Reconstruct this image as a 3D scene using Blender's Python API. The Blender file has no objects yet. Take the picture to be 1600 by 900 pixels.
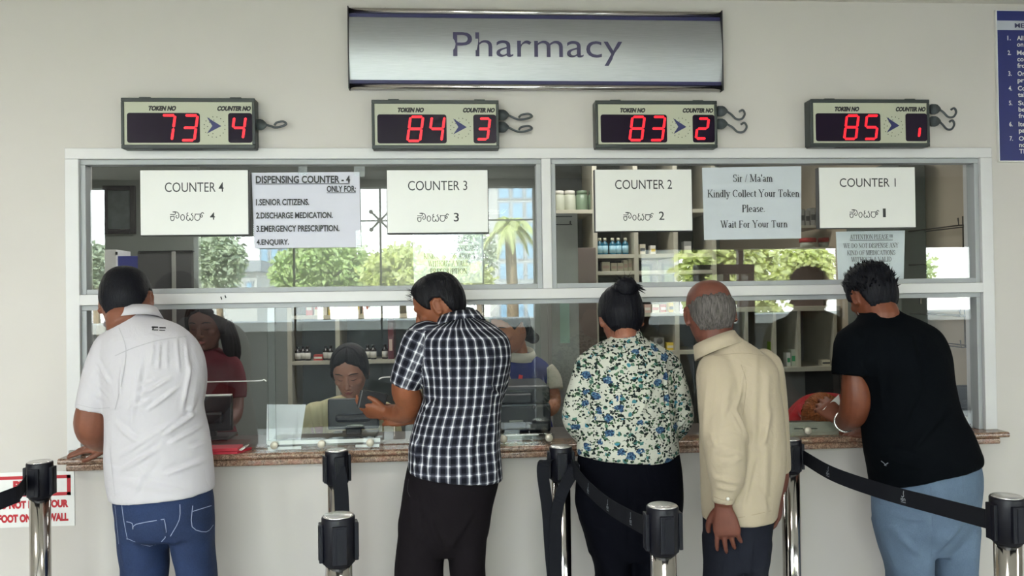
import bpy, bmesh, math, random
from mathutils import Vector, Matrix, noise
from mathutils.bvhtree import BVHTree
rnd = random.Random(7)
PI = math.pi
S = bpy.context.scene
COL = S.collection

# ------------------------------------------------------------------ camera, light, exposure
FPX, YAW, PITCH, ROLL = 1250.0, 0.07485, 0.009963, -0.01444
CAM = Vector((0.0, -2.998, 1.57))
_f = Vector((math.sin(YAW)*math.cos(PITCH), math.cos(YAW)*math.cos(PITCH), math.sin(PITCH)))
_r = Vector((math.cos(YAW), -math.sin(YAW), 0)); _u = _r.cross(_f)
CR = _r*math.cos(ROLL) + _u*math.sin(ROLL)
CU = -_r*math.sin(ROLL) + _u*math.cos(ROLL)
CF = _f
cd = bpy.data.cameras.new('camera'); cd.sensor_width = 36.0; cd.lens = FPX/1600*36; cd.clip_start = .05; cd.clip_end = 200
cam = bpy.data.objects.new('camera', cd); COL.objects.link(cam)
cam.matrix_world = Matrix.Translation(CAM) @ Matrix((CR, CU, -CF)).transposed().to_4x4()
S.camera = cam

SKY, SUN, ROOM_LAMP, SHOP_LAMP = 15.5, 62.0, 15.0, 15.0
EXPOSURE = 0.0
w = bpy.data.worlds.new('sky'); S.world = w; w.use_nodes = True
bg = w.node_tree.nodes['Background']
_g = w.node_tree.nodes.new('ShaderNodeTexCoord'); _s = w.node_tree.nodes.new('ShaderNodeSeparateXYZ')
_rp = w.node_tree.nodes.new('ShaderNodeValToRGB')
_rp.color_ramp.elements[0].position = 0.0; _rp.color_ramp.elements[0].color = (1, 1, 1, 1)
_rp.color_ramp.elements[1].position = 0.8; _rp.color_ramp.elements[1].color = (.72, .86, 1, 1)
w.node_tree.links.new(_g.outputs['Generated'], _s.inputs[0]); w.node_tree.links.new(_s.outputs['Z'], _rp.inputs[0])
w.node_tree.links.new(_rp.outputs[0], bg.inputs['Color']); bg.inputs['Strength'].default_value = SKY
sd = bpy.data.lights.new('sun', 'SUN'); sd.energy = SUN; sd.angle = .02; sd.color = (1, .95, .86)
sun = bpy.data.objects.new('sun', sd); COL.objects.link(sun)
sun.rotation_euler = Vector((0.25, -.62, -.75)).to_track_quat('-Z', 'Y').to_euler()
S.view_settings.view_transform = 'Standard'; S.view_settings.look = 'None'
S.view_settings.exposure = EXPOSURE; S.view_settings.gamma = 1.0; S.view_settings.use_curve_mapping = False
S.cycles.use_denoising = True
S.cycles.max_bounces = 10; S.cycles.transparent_max_bounces = 16; S.cycles.diffuse_bounces = 5
S.cycles.sample_clamp_indirect = 6.0
S.cycles.caustics_reflective = False; S.cycles.caustics_refractive = False

def portal(x0, x1, z0, z1, y):
    l = bpy.data.lights.new('sky_portal', 'AREA'); l.shape = 'RECTANGLE'; l.size = x1-x0; l.size_y = z1-z0
    l.cycles.is_portal = True
    o = bpy.data.objects.new('sky_portal', l); COL.objects.link(o); o.location = ((x0+x1)/2, y, (z0+z1)/2)
    o.rotation_euler = Vector((0, 1, 0)).to_track_quat('-Z', 'Z').to_euler()

# ------------------------------------------------------------------ picture <-> place
def ray(px, py):
    return CF + CR*((px-800)/FPX) + CU*((450-py)/FPX)
def at(px, py, Y):
    d = ray(px, py); return CAM + d*((Y-CAM.y)/d.y)
def at_z(px, py, z):
    d = ray(px, py); return CAM + d*((z-CAM.z)/d.z)
def mir(px, py, L):
    """the point at distance L before the glass that shows as a reflection at this place"""
    p = at(px, py, L); return Vector((p.x, -L, p.z))
def proj(p):
    d = Vector(p)-CAM; z = d.dot(CF)
    return 800+FPX*d.dot(CR)/z, 450-FPX*d.dot(CU)/z
def rect(pxl, pyt, pxr, pyb, Y):
    mx, my = (pxl+pxr)/2, (pyt+pyb)/2
    return at(pxl, my, Y).x, at(pxr, my, Y).x, at(mx, pyb, Y).z, at(mx, pyt, Y).z

# ------------------------------------------------------------------ colours and materials
def lin(c):
    return tuple(((v/255/12.92) if v/255 <= .04045 else ((v/255+.055)/1.055)**2.4) for v in c)
def col4(c): return (*lin(c), 1)
class NT:
    def __init__(s, name):
        s.m = bpy.data.materials.new(name); s.m.use_nodes = True
        s.t = s.m.node_tree; s.b = s.t.nodes['Principled BSDF']; s.out = s.t.nodes['Material Output']
    def n(s, typ, **kw):
        q = s.t.nodes.new(typ)
        for k, v in kw.items(): setattr(q, k, v)
        return q
    def l(s, a, b): s.t.links.new(a, b)
    def coord(s, kind='Object', scale=(1, 1, 1)):
        tc = s.n('ShaderNodeTexCoord'); mp = s.n('ShaderNodeMapping'); mp.inputs['Scale'].default_value = scale
        s.l(tc.outputs[kind], mp.inputs['Vector']); return mp.outputs[0]
    def noise(s, vec, scale, detail=3, rough=.5, dist=0):
        q = s.n('ShaderNodeTexNoise'); s.l(vec, q.inputs['Vector'])
        q.inputs['Scale'].default_value = scale; q.inputs['Detail'].default_value = detail
        q.inputs['Roughness'].default_value = rough; q.inputs['Distortion'].default_value = dist
        return q.outputs['Fac']
    def ramp(s, fac, stops, interp='LINEAR'):
        q = s.n('ShaderNodeValToRGB'); q.color_ramp.interpolation = interp; e = q.color_ramp.elements
        e[0].position, e[0].color = stops[0][0], stops[0][1]; e[1].position, e[1].color = stops[-1][0], stops[-1][1]
        for p, c in stops[1:-1]:
            k = e.new(p); k.color = c
        s.l(fac, q.inputs[0]); return q.outputs[0]
    def mix(s, fac, a, b):
        q = s.n('ShaderNodeMix', data_type='RGBA')
        if hasattr(fac, 'is_linked'): s.l(fac, q.inputs[0])
        else: q.inputs[0].default_value = fac
        for v, i in ((a, 6), (b, 7)):
            if hasattr(v, 'is_linked'): s.l(v, q.inputs[i])
            else: q.inputs[i].default_value = v
        return q.outputs[2]
    def math(s, op, a, b=None):
        q = s.n('ShaderNodeMath', operation=op)
        for i, v in enumerate((a, b)):
            if v is None: continue
            if hasattr(v, 'is_linked'): s.l(v, q.inputs[i])
            else: q.inputs[i].default_value = v
        return q.outputs[0]
    def bump(s, h, strength=.3, dist=.002):
        q = s.n('ShaderNodeBump'); q.inputs['Strength'].default_value = strength; q.inputs['Distance'].default_value = dist
        s.l(h, q.inputs['Height']); s.l(q.outputs[0], s.b.inputs['Normal'])

MATS = {}
def mat(name, c, rough=.5, metal=0.0, spec=.5, var=.06, scale=12, bump=0.0, bscale=200, coat=0):
    if name in MATS: return MATS[name]
    q = NT(name); b = q.b; v = q.coord()
    base = lin(c)
    f = q.noise(v, scale, 4)
    lo = tuple(x*(1-var) for x in base)+(1,); hi = tuple(min(1, x*(1+var)) for x in base)+(1,)
    q.l(q.ramp(f, [(.3, lo), (.7, hi)]), b.inputs['Base Color'])
    b.inputs['Roughness'].default_value = rough; b.inputs['Metallic'].default_value = metal
    b.inputs['Specular IOR Level'].default_value = spec
    if coat: b.inputs['Coat Weight'].default_value = coat
    if bump: q.bump(q.noise(v, bscale, 2), bump)
    MATS[name] = q.m; return q.m
def emit(name, c, strength):
    if name in MATS: return MATS[name]
    q = NT(name); q.b.inputs['Base Color'].default_value = col4(c)
    q.b.inputs['Emission Color'].default_value = col4(c); q.b.inputs['Emission Strength'].default_value = strength
    q.b.inputs['Roughness'].default_value = .4
    MATS[name] = q.m; return q.m
def glass(name, tint=(.9, .95, .93), ior=1.5, rough=0.0):
    if name in MATS: return MATS[name]
    q = NT(name); q.t.nodes.remove(q.b)
    tr = q.n('ShaderNodeBsdfTransparent'); tr.inputs[0].default_value = (*tint, 1)
    gl = q.n('ShaderNodeBsdfGlossy'); gl.inputs['Roughness'].default_value = rough; gl.inputs['Color'].default_value = (1, 1, 1, 1)
    fr = q.n('ShaderNodeFresnel'); fr.inputs['IOR'].default_value = ior
    geo = q.n('ShaderNodeNewGeometry')          # same Fresnel from either side of the thin sheet
    iv = q.math('SUBTRACT', 1.0, geo.outputs['Backfacing'])
    k = q.n('ShaderNodeMix', data_type='FLOAT'); q.l(iv, k.inputs[0]); k.inputs[2].default_value = 1/ior; k.inputs[3].default_value = ior
    q.l(k.outputs[0], fr.inputs['IOR'])
    mx = q.n('ShaderNodeMixShader'); q.l(fr.outputs[0], mx.inputs[0]); q.l(tr.outputs[0], mx.inputs[1]); q.l(gl.outputs[0], mx.inputs[2])
    q.l(mx.outputs[0], q.out.inputs[0]); MATS[name] = q.m; return q.m

# ------------------------------------------------------------------ mesh helpers
def BM(): return bmesh.new()
def root_loc(o):
    l = Vector((0, 0, 0))
    while o is not None: l = l + o.location; o = o.parent
    return l
def obj(name, bm, m, parent=None, smooth=False, loc=None):
    """link the shape as ONE mesh object; its shape is given in world coordinates"""
    me = bpy.data.meshes.new(name)
    L = root_loc(parent) if parent else (Vector(loc) if loc is not None else Vector((0, 0, 0)))
    if isinstance(bm, bmesh.types.BMesh):
        bmesh.ops.translate(bm, verts=bm.verts, vec=-L)
        bm.to_mesh(me); bm.free()
    else:
        me = bm; me.name = name; me.transform(Matrix.Translation(-L))
    if smooth:
        me.polygons.foreach_set('use_smooth', [True]*len(me.polygons))
    for k in (m if isinstance(m, (list, tuple)) else [m]): me.materials.append(k)
    o = bpy.data.objects.new(name, me); COL.objects.link(o)
    if parent: o.parent = parent
    else: o.location = L
    return o
def tag(o, label=None, cat=None, group=None, kind=None):
    if label: o['label'] = label
    if cat: o['category'] = cat
    if group: o['group'] = group
    if kind: o['kind'] = kind
    return o
def thing(name, loc, label, cat, group=None):
    o = bpy.data.objects.new(name, None); COL.objects.link(o); o.location = loc; o.empty_display_size = .1
    return tag(o, label, cat, group)
def copy_thing(o, offset, label=None):
    r = o.copy(); COL.objects.link(r); r.location = o.location + Vector(offset)
    if label: r['label'] = label
    for ch in list(o.children):
        c = ch.copy(); COL.objects.link(c); c.parent = r
        for g in list(ch.children):
            d = g.copy(); COL.objects.link(d); d.parent = c
    return r
def structure(name, bm, m, smooth=False):
    return tag(obj(name, bm, m, smooth=smooth), kind='structure')
def box(bm, x0, x1, y0, y1, z0, z1, bev=0.0, M=None, mi=0):
    vs = [bm.verts.new((x, y, z)) for z in (z0, z1) for y in (y0, y1) for x in (x0, x1)]
    fs = [bm.faces.new([vs[i] for i in f]) for f in ((0, 2, 3, 1), (4, 5, 7, 6), (0, 1, 5, 4), (2, 6, 7, 3), (0, 4, 6, 2), (1, 3, 7, 5))]
    for f in fs: f.material_index = mi
    if bev:
        es = list({e for f in fs for e in f.edges})
        r = bmesh.ops.bevel(bm, geom=es, offset=bev, segments=2, affect='EDGES', profile=.5)
        vs = list({v for f in r['faces'] for v in f.verts} | {v for v in vs if v.is_valid})
        if M: 
            # bevel may drop originals: gather all verts linked
            seen = set(vs); st = list(vs)
            while st:
                v = st.pop()
                for e in v.link_edges:
                    q = e.other_vert(v)
                    if q not in seen: seen.add(q); st.append(q)
            vs = list(seen)
    if M: bmesh.ops.transform(bm, matrix=M, verts=[v for v in vs if v.is_valid])
    return bm
def frame_of(t, up=Vector((0, 0, 1))):
    t = t.normalized()
    a = t.cross(up)
    if a.length < 1e-4: a = t.cross(Vector((0, 1, 0)))
    a.normalize(); b = a.cross(t).normalized()
    return a, b
def loft(bm, rings, n=24, cap=True, power=2.0):
    """rings: (centre, semi-axis vector, semi-axis vector)"""
    R = []
    for c, a, b in rings:
        vs = []
        for k in range(n):
            t = 2*PI*k/n; ct, st = math.cos(t), math.sin(t)
            ct = math.copysign(abs(ct)**(2/power), ct); st = math.copysign(abs(st)**(2/power), st)
            vs.append(bm.verts.new(c + a*ct + b*st))
        R.append(vs)
    for i in range(len(R)-1):
        for k in range(n):
            k2 = (k+1) % n
            bm.faces.new((R[i][k], R[i][k2], R[i+1][k2], R[i+1][k]))
    if cap:
        for r, flip in ((R[0], True), (R[-1], False)):
            bm.faces.new(r[::-1] if flip else r)
    return bm
def catmull(P, k=6):
    """points (tuples of equal length) resampled smoothly"""
    out = []
    for i in range(len(P)-1):
        p0 = P[max(i-1, 0)]; p1 = P[i]; p2 = P[i+1]; p3 = P[min(i+2, len(P)-1)]
        for j in range(k):
            t = j/k
            out.append(tuple(.5*((2*b)+(-a+c)*t+(2*a-5*b+4*c-d)*t*t+(-a+3*b-3*c+d)*t**3) for a, b, c, d in zip(p0, p1, p2, p3)))
    out.append(tuple(P[-1])); return out
def tube(bm, pts, n=12, cap=True, smooth=0, flat=1.0, side=None):
    """pts: (x,y,z,r) ; flat squeezes the second axis"""
    if smooth: pts = catmull([tuple(p) for p in pts], smooth)
    V = [Vector(p[:3]) for p in pts]; rings = []; pa = None
    for i, p in enumerate(pts):
        t = (V[min(i+1, len(V)-1)]-V[max(i-1, 0)])
        if pa is None:
            a, b = frame_of(t) if side is None else (Vector(side), None)
            if side is not None:
                a = (a - t.normalized()*a.dot(t.normalized())).normalized(); b = a.cross(t.normalized())
        else:
            a = (pa - t.normalized()*pa.dot(t.normalized())).normalized(); b = a.cross(t.normalized())
        pa = a; r = max(p[3], 1e-4)
        rings.append((V[i], a*r, b*r*flat))
    return loft(bm, rings, n, cap)
def lathe(bm, c, prof, n=20, axis='z'):
    rings = []
    for r, h in prof:
        r = max(r, 1e-4)
        if axis == 'z': rings.append((Vector(c)+Vector((0, 0, h)), Vector((r, 0, 0)), Vector((0, r, 0))))
        elif axis == 'y': rings.append((Vector(c)+Vector((0, h, 0)), Vector((0, 0, r)), Vector((r, 0, 0))))
        else: rings.append((Vector(c)+Vector((h, 0, 0)), Vector((0, r, 0)), Vector((0, 0, r))))
    return loft(bm, rings, n)
def ball(bm, c, rx, ry=None, rz=None, M=None, seg=16):
    ry = rx if ry is None else ry; rz = rx if rz is None else rz
    r = bmesh.ops.create_uvsphere(bm, u_segments=seg, v_segments=max(6, seg*2//3), radius=1)
    T = Matrix.Translation(Vector(c)) @ (M.to_4x4() if M else Matrix.Identity(4)) @ Matrix.Diagonal((rx, ry, rz, 1))
    bmesh.ops.transform(bm, matrix=T, verts=r['verts']); return bm
def prism(bm, pts, y0, y1, mi=0):
    """outline in (x,z), thickness along y"""
    a = [bm.verts.new((x, y0, z)) for x, z in pts]; b = [bm.verts.new((x, y1, z)) for x, z in pts]
    fs = [bm.faces.new(a), bm.faces.new(b[::-1])]
    n = len(pts)
    for i in range(n): fs.append(bm.faces.new((a[i], b[i], b[(i+1) % n], a[(i+1) % n])))
    for f in fs: f.material_index = mi
    bmesh.ops.recalc_face_normals(bm, faces=fs)
    return bm
def rrect(x0, x1, z0, z1, r, k=5):
    P = []
    for cx, cz, a0 in ((x1-r, z1-r, 0), (x0+r, z1-r, PI/2), (x0+r, z0+r, PI), (x1-r, z0+r, 1.5*PI)):
        for i in range(k+1):
            t = a0+PI/2*i/k; P.append((cx+r*math.cos(t), cz+r*math.sin(t)))
    return P
def ribbon(bm, P, wd, y, closed=False):
    """stroke of pen width wd along (x,z) points, lying on the plane y"""
    n = len(P); L = []
    for i in range(n):
        a = P[(i-1) % n] if closed or i else P[i]; b = P[(i+1) % n] if closed or i < n-1 else P[i]
        d = Vector((b[0]-a[0], b[1]-a[1]));
        if d.length < 1e-9: d = Vector((1, 0))
        d.normalize(); nx, nz = -d.y*wd/2, d.x*wd/2
        L.append((bm.verts.new((P[i][0]+nx, y, P[i][1]+nz)), bm.verts.new((P[i][0]-nx, y, P[i][1]-nz))))
    for i in range(n if closed else n-1):
        p, q = L[i], L[(i+1) % n]; bm.faces.new((p[0], q[0], q[1], p[1]))
    return bm

# ------------------------------------------------------------------ lettering
def text_mesh(s, bold=0.0, extrude=.0):
    c = bpy.data.curves.new('t', 'FONT'); c.body = s; c.size = 1; c.offset = bold; c.resolution_u = 4; c.extrude = extrude
    o = bpy.data.objects.new('t', c); COL.objects.link(o)
    dg = bpy.context.evaluated_depsgraph_get(); dg.update()
    me = bpy.data.meshes.new_from_object(o.evaluated_get(dg)); bpy.data.objects.remove(o); bpy.data.curves.remove(c)
    return me
def add_text(bm, s, x0, x1, z0, z1, y, bold=0.0, shear=0.0, depth=0.0):
    """sans lettering fitted to a box on the plane y, read from -y"""
    me = text_mesh(s, bold, .02 if depth else 0)
    xs = [v.co.x for v in me.vertices]; ys = [v.co.y for v in me.vertices]; a, b, c, d = min(xs), max(xs), min(ys), max(ys)
    t = BM(); t.from_mesh(me); bpy.data.meshes.remove(me)
    for v in t.verts:
        u = (v.co.x-a)/(b-a); k = (v.co.y-c)/(d-c)
        X = x0+(x1-x0)*u; Z = z0+(z1-z0)*k
        if shear: X += shear*(Z-z0) - shear*(z1-z0)*u
        v.co = Vector((X, y-(depth*(v.co.z+.02)/.04 if depth else 0), Z))
    m2 = bpy.data.meshes.new('t'); t.to_mesh(m2); t.free(); bm.from_mesh(m2); bpy.data.meshes.remove(m2)
    return bm
def px_text(bm, s, pxl, pyt, pxr, pyb, Y, **k):
    return add_text(bm, s, *rect(pxl, pyt, pxr, pyb, Y), Y, **k)
# a small book-face alphabet drawn as strokes: V upright, H level, D slanted, A arc, F foot serif
TH, TN, SF = .15, .06, .055
def _g(s):
    return [tuple(p.split(',')) for p in s.split()]
SERIF = {
 'A': (.92, 'D,.1,0,.45,1,n D,.45,1,.8,0,t H,.35,.22,.66 F,.1,0 F,.8,0'), 'B': (.8, 'V,.2,0,1'),
 'C': (.86, 'A,.46,.5,.38,.5,45,315 V,.74,.68,.95,n'), 'D': (.92, 'V,.2,0,1 A,.38,.5,.46,.5,-90,90 H,.97,.08,.4 H,.03,.08,.4'),
 'E': (.78, 'V,.2,0,1 H,.97,.08,.7 H,.5,.2,.56 H,.03,.08,.74 V,.69,.78,1,n V,.73,0,.22,n V,.55,.4,.6,n'),
 'F': (.74, 'V,.2,0,1 H,.97,.08,.7 H,.5,.2,.54 V,.69,.78,1,n V,.53,.4,.6,n F,.2,0'),
 'H': (.94, 'V,.2,0,1 V,.74,0,1 H,.5,.2,.74 F,.2,0 F,.2,1 F,.74,0 F,.74,1'), 'I': (.42, 'V,.21,0,1 F,.21,0 F,.21,1'),
 'K': (.94, 'V,.2,0,1 D,.26,.42,.74,.98,n D,.38,.55,.8,.02,t F,.2,0 F,.2,1 F,.74,1 F,.8,0'),
 'L': (.76, 'V,.2,0,1 H,.03,.08,.72 V,.71,0,.24,n F,.2,1'), 'M': (1.14, 'V,.16,0,1,n D,.18,1,.55,.04,t D,.55,.04,.94,1,n V,.94,0,1 F,.16,0 F,.16,1 F,.94,0 F,.94,1'),
 'N': (.94, 'V,.17,0,1,n D,.17,1,.76,0,t V,.76,0,1,n F,.17,0 F,.12,1 F,.76,1'), 'O': (.94, 'A,.47,.5,.4,.5,0,360'),
 'P': (.74, 'V,.2,0,1 A,.36,.74,.32,.26,-90,90 H,.97,.08,.38 H,.49,.2,.38 F,.2,0'), 'R': (.88, 'V,.2,0,1 A,.36,.75,.32,.25,-90,90 H,.97,.08,.38 H,.49,.2,.38 D,.38,.48,.78,.02,t F,.2,0 F,.8,0'),
 'S': (.68, 'A,.34,.75,.24,.25,30,250 A,.34,.26,.26,.26,-150,80 V,.55,.72,.98,n V,.1,.02,.28,n'),
 'T': (.8, 'V,.4,0,1 H,.97,.06,.74 V,.07,.74,1,n V,.73,.74,1,n F,.4,0'), 'U': (.92, 'V,.2,.3,1 A,.47,.32,.27,.32,180,360 V,.74,.3,1,n F,.2,1 F,.74,1'),
 'V': (.9, 'D,.12,1,.46,0,t D,.46,0,.8,1,n F,.12,1 F,.8,1'), 'W': (1.2, 'D,.1,1,.38,0,t D,.38,0,.6,.9,n D,.58,1,.84,0,t D,.84,0,1.1,1,n F,.1,1 F,.58,1 F,1.1,1'),
 'Y': (.92, 'D,.12,1,.45,.46,t D,.45,.46,.78,1,n V,.45,0,.46 F,.45,0 F,.12,1 F,.78,1'),
 'a': (.6, 'A,.27,.17,.19,.17,0,360 V,.44,.05,.5 A,.28,.48,.17,.17,10,170 H,.04,.44,.58'), 'c': (.58, 'A,.3,.33,.23,.33,50,310'),
 'd': (.66, 'A,.29,.33,.22,.33,0,360 V,.5,.02,1 H,.04,.5,.64 H,.97,.36,.5'), 'e': (.6, 'A,.3,.33,.23,.33,0,315 H,.36,.1,.5'),
 'h': (.68, 'V,.17,0,1 A,.36,.44,.18,.22,0,180 V,.54,0,.44 F,.17,0 F,.54,0'), 'i': (.34, 'V,.17,0,.66 A,.17,.88,.05,.05,0,360 F,.17,0 H,.63,.05,.17'),
 'k': (.68, 'V,.17,0,1 D,.22,.26,.5,.64,n D,.3,.36,.56,.02,t F,.17,0 F,.56,0 F,.5,.66 H,.97,.04,.17'), 'l': (.34, 'V,.17,0,1 F,.17,0 H,.97,.04,.17'),
 'm': (1.02, 'V,.17,0,.66 A,.34,.44,.17,.22,0,180 V,.51,0,.44 A,.68,.44,.17,.22,0,180 V,.85,0,.44 F,.17,0 F,.51,0 F,.85,0'),
 'n': (.68, 'V,.17,0,.66 A,.36,.44,.18,.22,0,180 V,.54,0,.44 F,.17,0 F,.54,0'), 'o': (.64, 'A,.32,.33,.25,.33,0,360'),
 'r': (.48, 'V,.17,0,.66 A,.34,.42,.16,.22,50,150 F,.17,0 H,.63,.05,.17'), 's': (.5, 'A,.25,.49,.16,.17,30,260 A,.25,.17,.18,.17,-150,80'),
 't': (.4, 'V,.19,.12,.86 H,.63,.04,.38 A,.28,.13,.1,.13,180,320'), 'u': (.68, 'V,.16,.2,.66 A,.33,.22,.17,.22,180,360 V,.51,.02,.66 H,.04,.5,.64 H,.63,.04,.16 H,.63,.4,.5'),
 'y': (.66, 'D,.1,.66,.33,.02,t D,.54,.66,.2,-.3,n A,.14,-.24,.07,.07,0,360 F,.1,.66 F,.54,.66'),
 '.': (.28, 'A,.14,.06,.04,.05,0,360'), "'": (.24, 'V,.12,.7,1'), '/': (.4, 'D,.04,-.05,.36,1,n'), '!': (.34, 'V,.17,.3,1 A,.17,.06,.05,.05,0,360'), ' ': (.36, ''),
}
def add_serif(bm, s, x0, x1, z0, z1, y, low=0.0):
    """book-face lettering; z0..z1 is baseline to capital height"""
    W = sum(SERIF[ch][0] for ch in s); kx = (x1-x0)/W; kz = z1-z0; x = 0.0
    def P(a, b): return (x0+(x+a)*kx, z0+b*kz)
    for ch in s:
        adv, g = SERIF[ch]
        for q in _g(g):
            k = q[0]
            wv = (TN if q[-1] == 'n' else TH)
            if k == 'V': ribbon(bm, [P(float(q[1]), float(q[2])), P(float(q[1]), float(q[3]))], wv*kx, y)
            elif k == 'H': ribbon(bm, [P(float(q[2]), float(q[1])), P(float(q[3]), float(q[1]))], TN*kz, y)
            elif k == 'D': ribbon(bm, [P(float(q[1]), float(q[2])), P(float(q[3]), float(q[4]))], wv*kx, y)
            elif k == 'F': ribbon(bm, [P(float(q[1])-.15, float(q[2])), P(float(q[1])+.15, float(q[2]))], SF*kz, y)
            else:
                cx, cz, rx, rz, a0, a1 = map(float, q[1:7]); n = 14
                for i in range(n):
                    t0 = math.radians(a0+(a1-a0)*i/n); t1 = math.radians(a0+(a1-a0)*(i+1)/n); tm = (t0+t1)/2
                    ww = TN+(TH-TN)*abs(math.cos(tm))**1.3
                    ribbon(bm, [P(cx+(rx-.03)*math.cos(t0), cz+(rz-.02)*math.sin(t0)), P(cx+(rx-.03)*math.cos(t1), cz+(rz-.02)*math.sin(t1))], ww*kx, y)
        x += adv
    return bm
def px_serif(bm, s, pxl, pyt, pxr, pyb, Y):
    return add_serif(bm, s, *rect(pxl, pyt, pxr, pyb, Y), Y)
KAN = [[(195, 293), (300, 293), (322, 262), (300, 250), (250, 245), (320, 242), (372, 260), (396, 300), (390, 345), (360, 366), (330, 350), (334, 320), (358, 312)],
       [(195, 332), (240, 332), (290, 326)], [(207, 335), (205, 375), (222, 405), (248, 411), (275, 400), (287, 370), (287, 326)],
       [(480+44*math.cos(t*PI/8), 352+54*math.sin(t*PI/8)) for t in range(17)],
       [(606, 262), (580, 280), (588, 308), (618, 322)], [(590, 308), (571, 345), (574, 388), (606, 410), (638, 395), (648, 362), (656, 392), (685, 410), (714, 388), (718, 345), (704, 312), (678, 296), (708, 270)],
       [(755, 290), (893, 290), (915, 268), (940, 260), (968, 284)], [(775, 300), (755, 345), (772, 392), (815, 411), (858, 396), (880, 350), (872, 310)],
       [(893, 290), (886, 325), (908, 349), (934, 335), (926, 308), (905, 314)]]
def px_kannada(bm, pxl, pyt, pxr, pyb, Y, wd=.0028):
    x0, x1, z0, z1 = rect(pxl, pyt, pxr, pyb, Y)
    for i, st in enumerate(KAN):
        P = [(x0+(a-195)/773*(x1-x0), z1-(b-242)/169*(z1-z0)) for a, b in st]
        if len(P) > 3: P = catmull(P, 4)
        ribbon(bm, P, wd, Y)
    return bm
# ------------------------------------------------------------------ the two rooms
WX0, WX1, WZ0, WZ1, RAILZ = -1.385, 2.122, 1.02, 2.126, 1.558
RX0, RX1, RY0, CEIL = -4.7, 6.4, -4.6, at(1320, 3.0, 0).z
IX0, IX1, IY1 = -2.35, 2.19, 3.4
m_wall = mat('cream_wall_paint', (196, 191, 186), .6, var=.02, scale=3, bump=.05, bscale=300)
m_wallin = mat('grey_green_wall_paint', (150, 156, 150), .6, var=.03, scale=4)
m_beige = mat('beige_wall_paint', (178, 166, 146), .6, var=.03, scale=4)
m_ceil = mat('white_ceiling_paint', (206, 202, 194), .7, var=.02)
m_floor = mat('polished_grey_floor_tile', (186, 182, 174), .25, var=.08, scale=5)
m_frame = mat('white_powder_coated_aluminium', (206, 205, 205), .35, var=.015)
m_bead = mat('grey_sash_bead', (158, 161, 163), .4, var=.02)
m_glass = glass('window_glass', (.97, .985, .98), 1.6)
m_edge = mat('dark_glass_edge', (38, 52, 48), .2)
m_dark = mat('black_plastic', (22, 24, 28), .38, var=.1)
m_steel = mat('polished_steel', (196, 192, 188), .12, metal=1.0, var=.02)
m_ext = mat('facade_render', (150, 150, 146), .7)

bm = BM()
box(bm, RX0-.2, WX0, 0, .12, 0, CEIL+.02); box(bm, WX1, RX1+.2, 0, .12, 0, CEIL+.02)
box(bm, WX0, WX1, 0, .12, 0, WZ0-.045); box(bm, WX0, WX1, 0, .12, WZ1, CEIL+.02)
structure('wall_back', bm, m_wall)
bm = BM(); box(bm, RX0-.2, RX1+.2, RY0-.15, IY1+.15, -.1, 0); structure('floor', bm, m_floor)
bm = BM(); box(bm, RX0-.2, RX1+.2, RY0-.15, .0, CEIL, CEIL+.25); structure('ceiling', bm, m_ceil)
bm = BM(); box(bm, IX0-.1, IX1+.1, .12, IY1+.1, 2.62, 2.8); structure('ceiling', bm, m_wallin)
bm = BM(); box(bm, RX0-.2, RX0, RY0-.15, 0, 0, CEIL); structure('wall_left', bm, m_wall)
bm = BM(); box(bm, RX1, RX1+.2, RY0-.15, 0, 0, CEIL); structure('wall_right', bm, m_wall)
bm = BM(); box(bm, IX0-.1, IX0, .12, IY1, 0, 2.62); structure('wall_left', bm, m_wallin)
bm = BM(); box(bm, IX1, IX1+.1, .12, IY1, 0, 2.62); structure('wall_right', bm, m_beige)
bm = BM(); box(bm, IX0-.1, IX1+.1, IY1, IY1+.1, 0, 2.62); structure('wall_far', bm, m_wallin)
bm = BM(); box(bm, RX0, RX1, -.012, 0, 0, .1, .003); structure('baseboard_back', bm, mat('grey_skirting', (120, 116, 110), .4))
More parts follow.
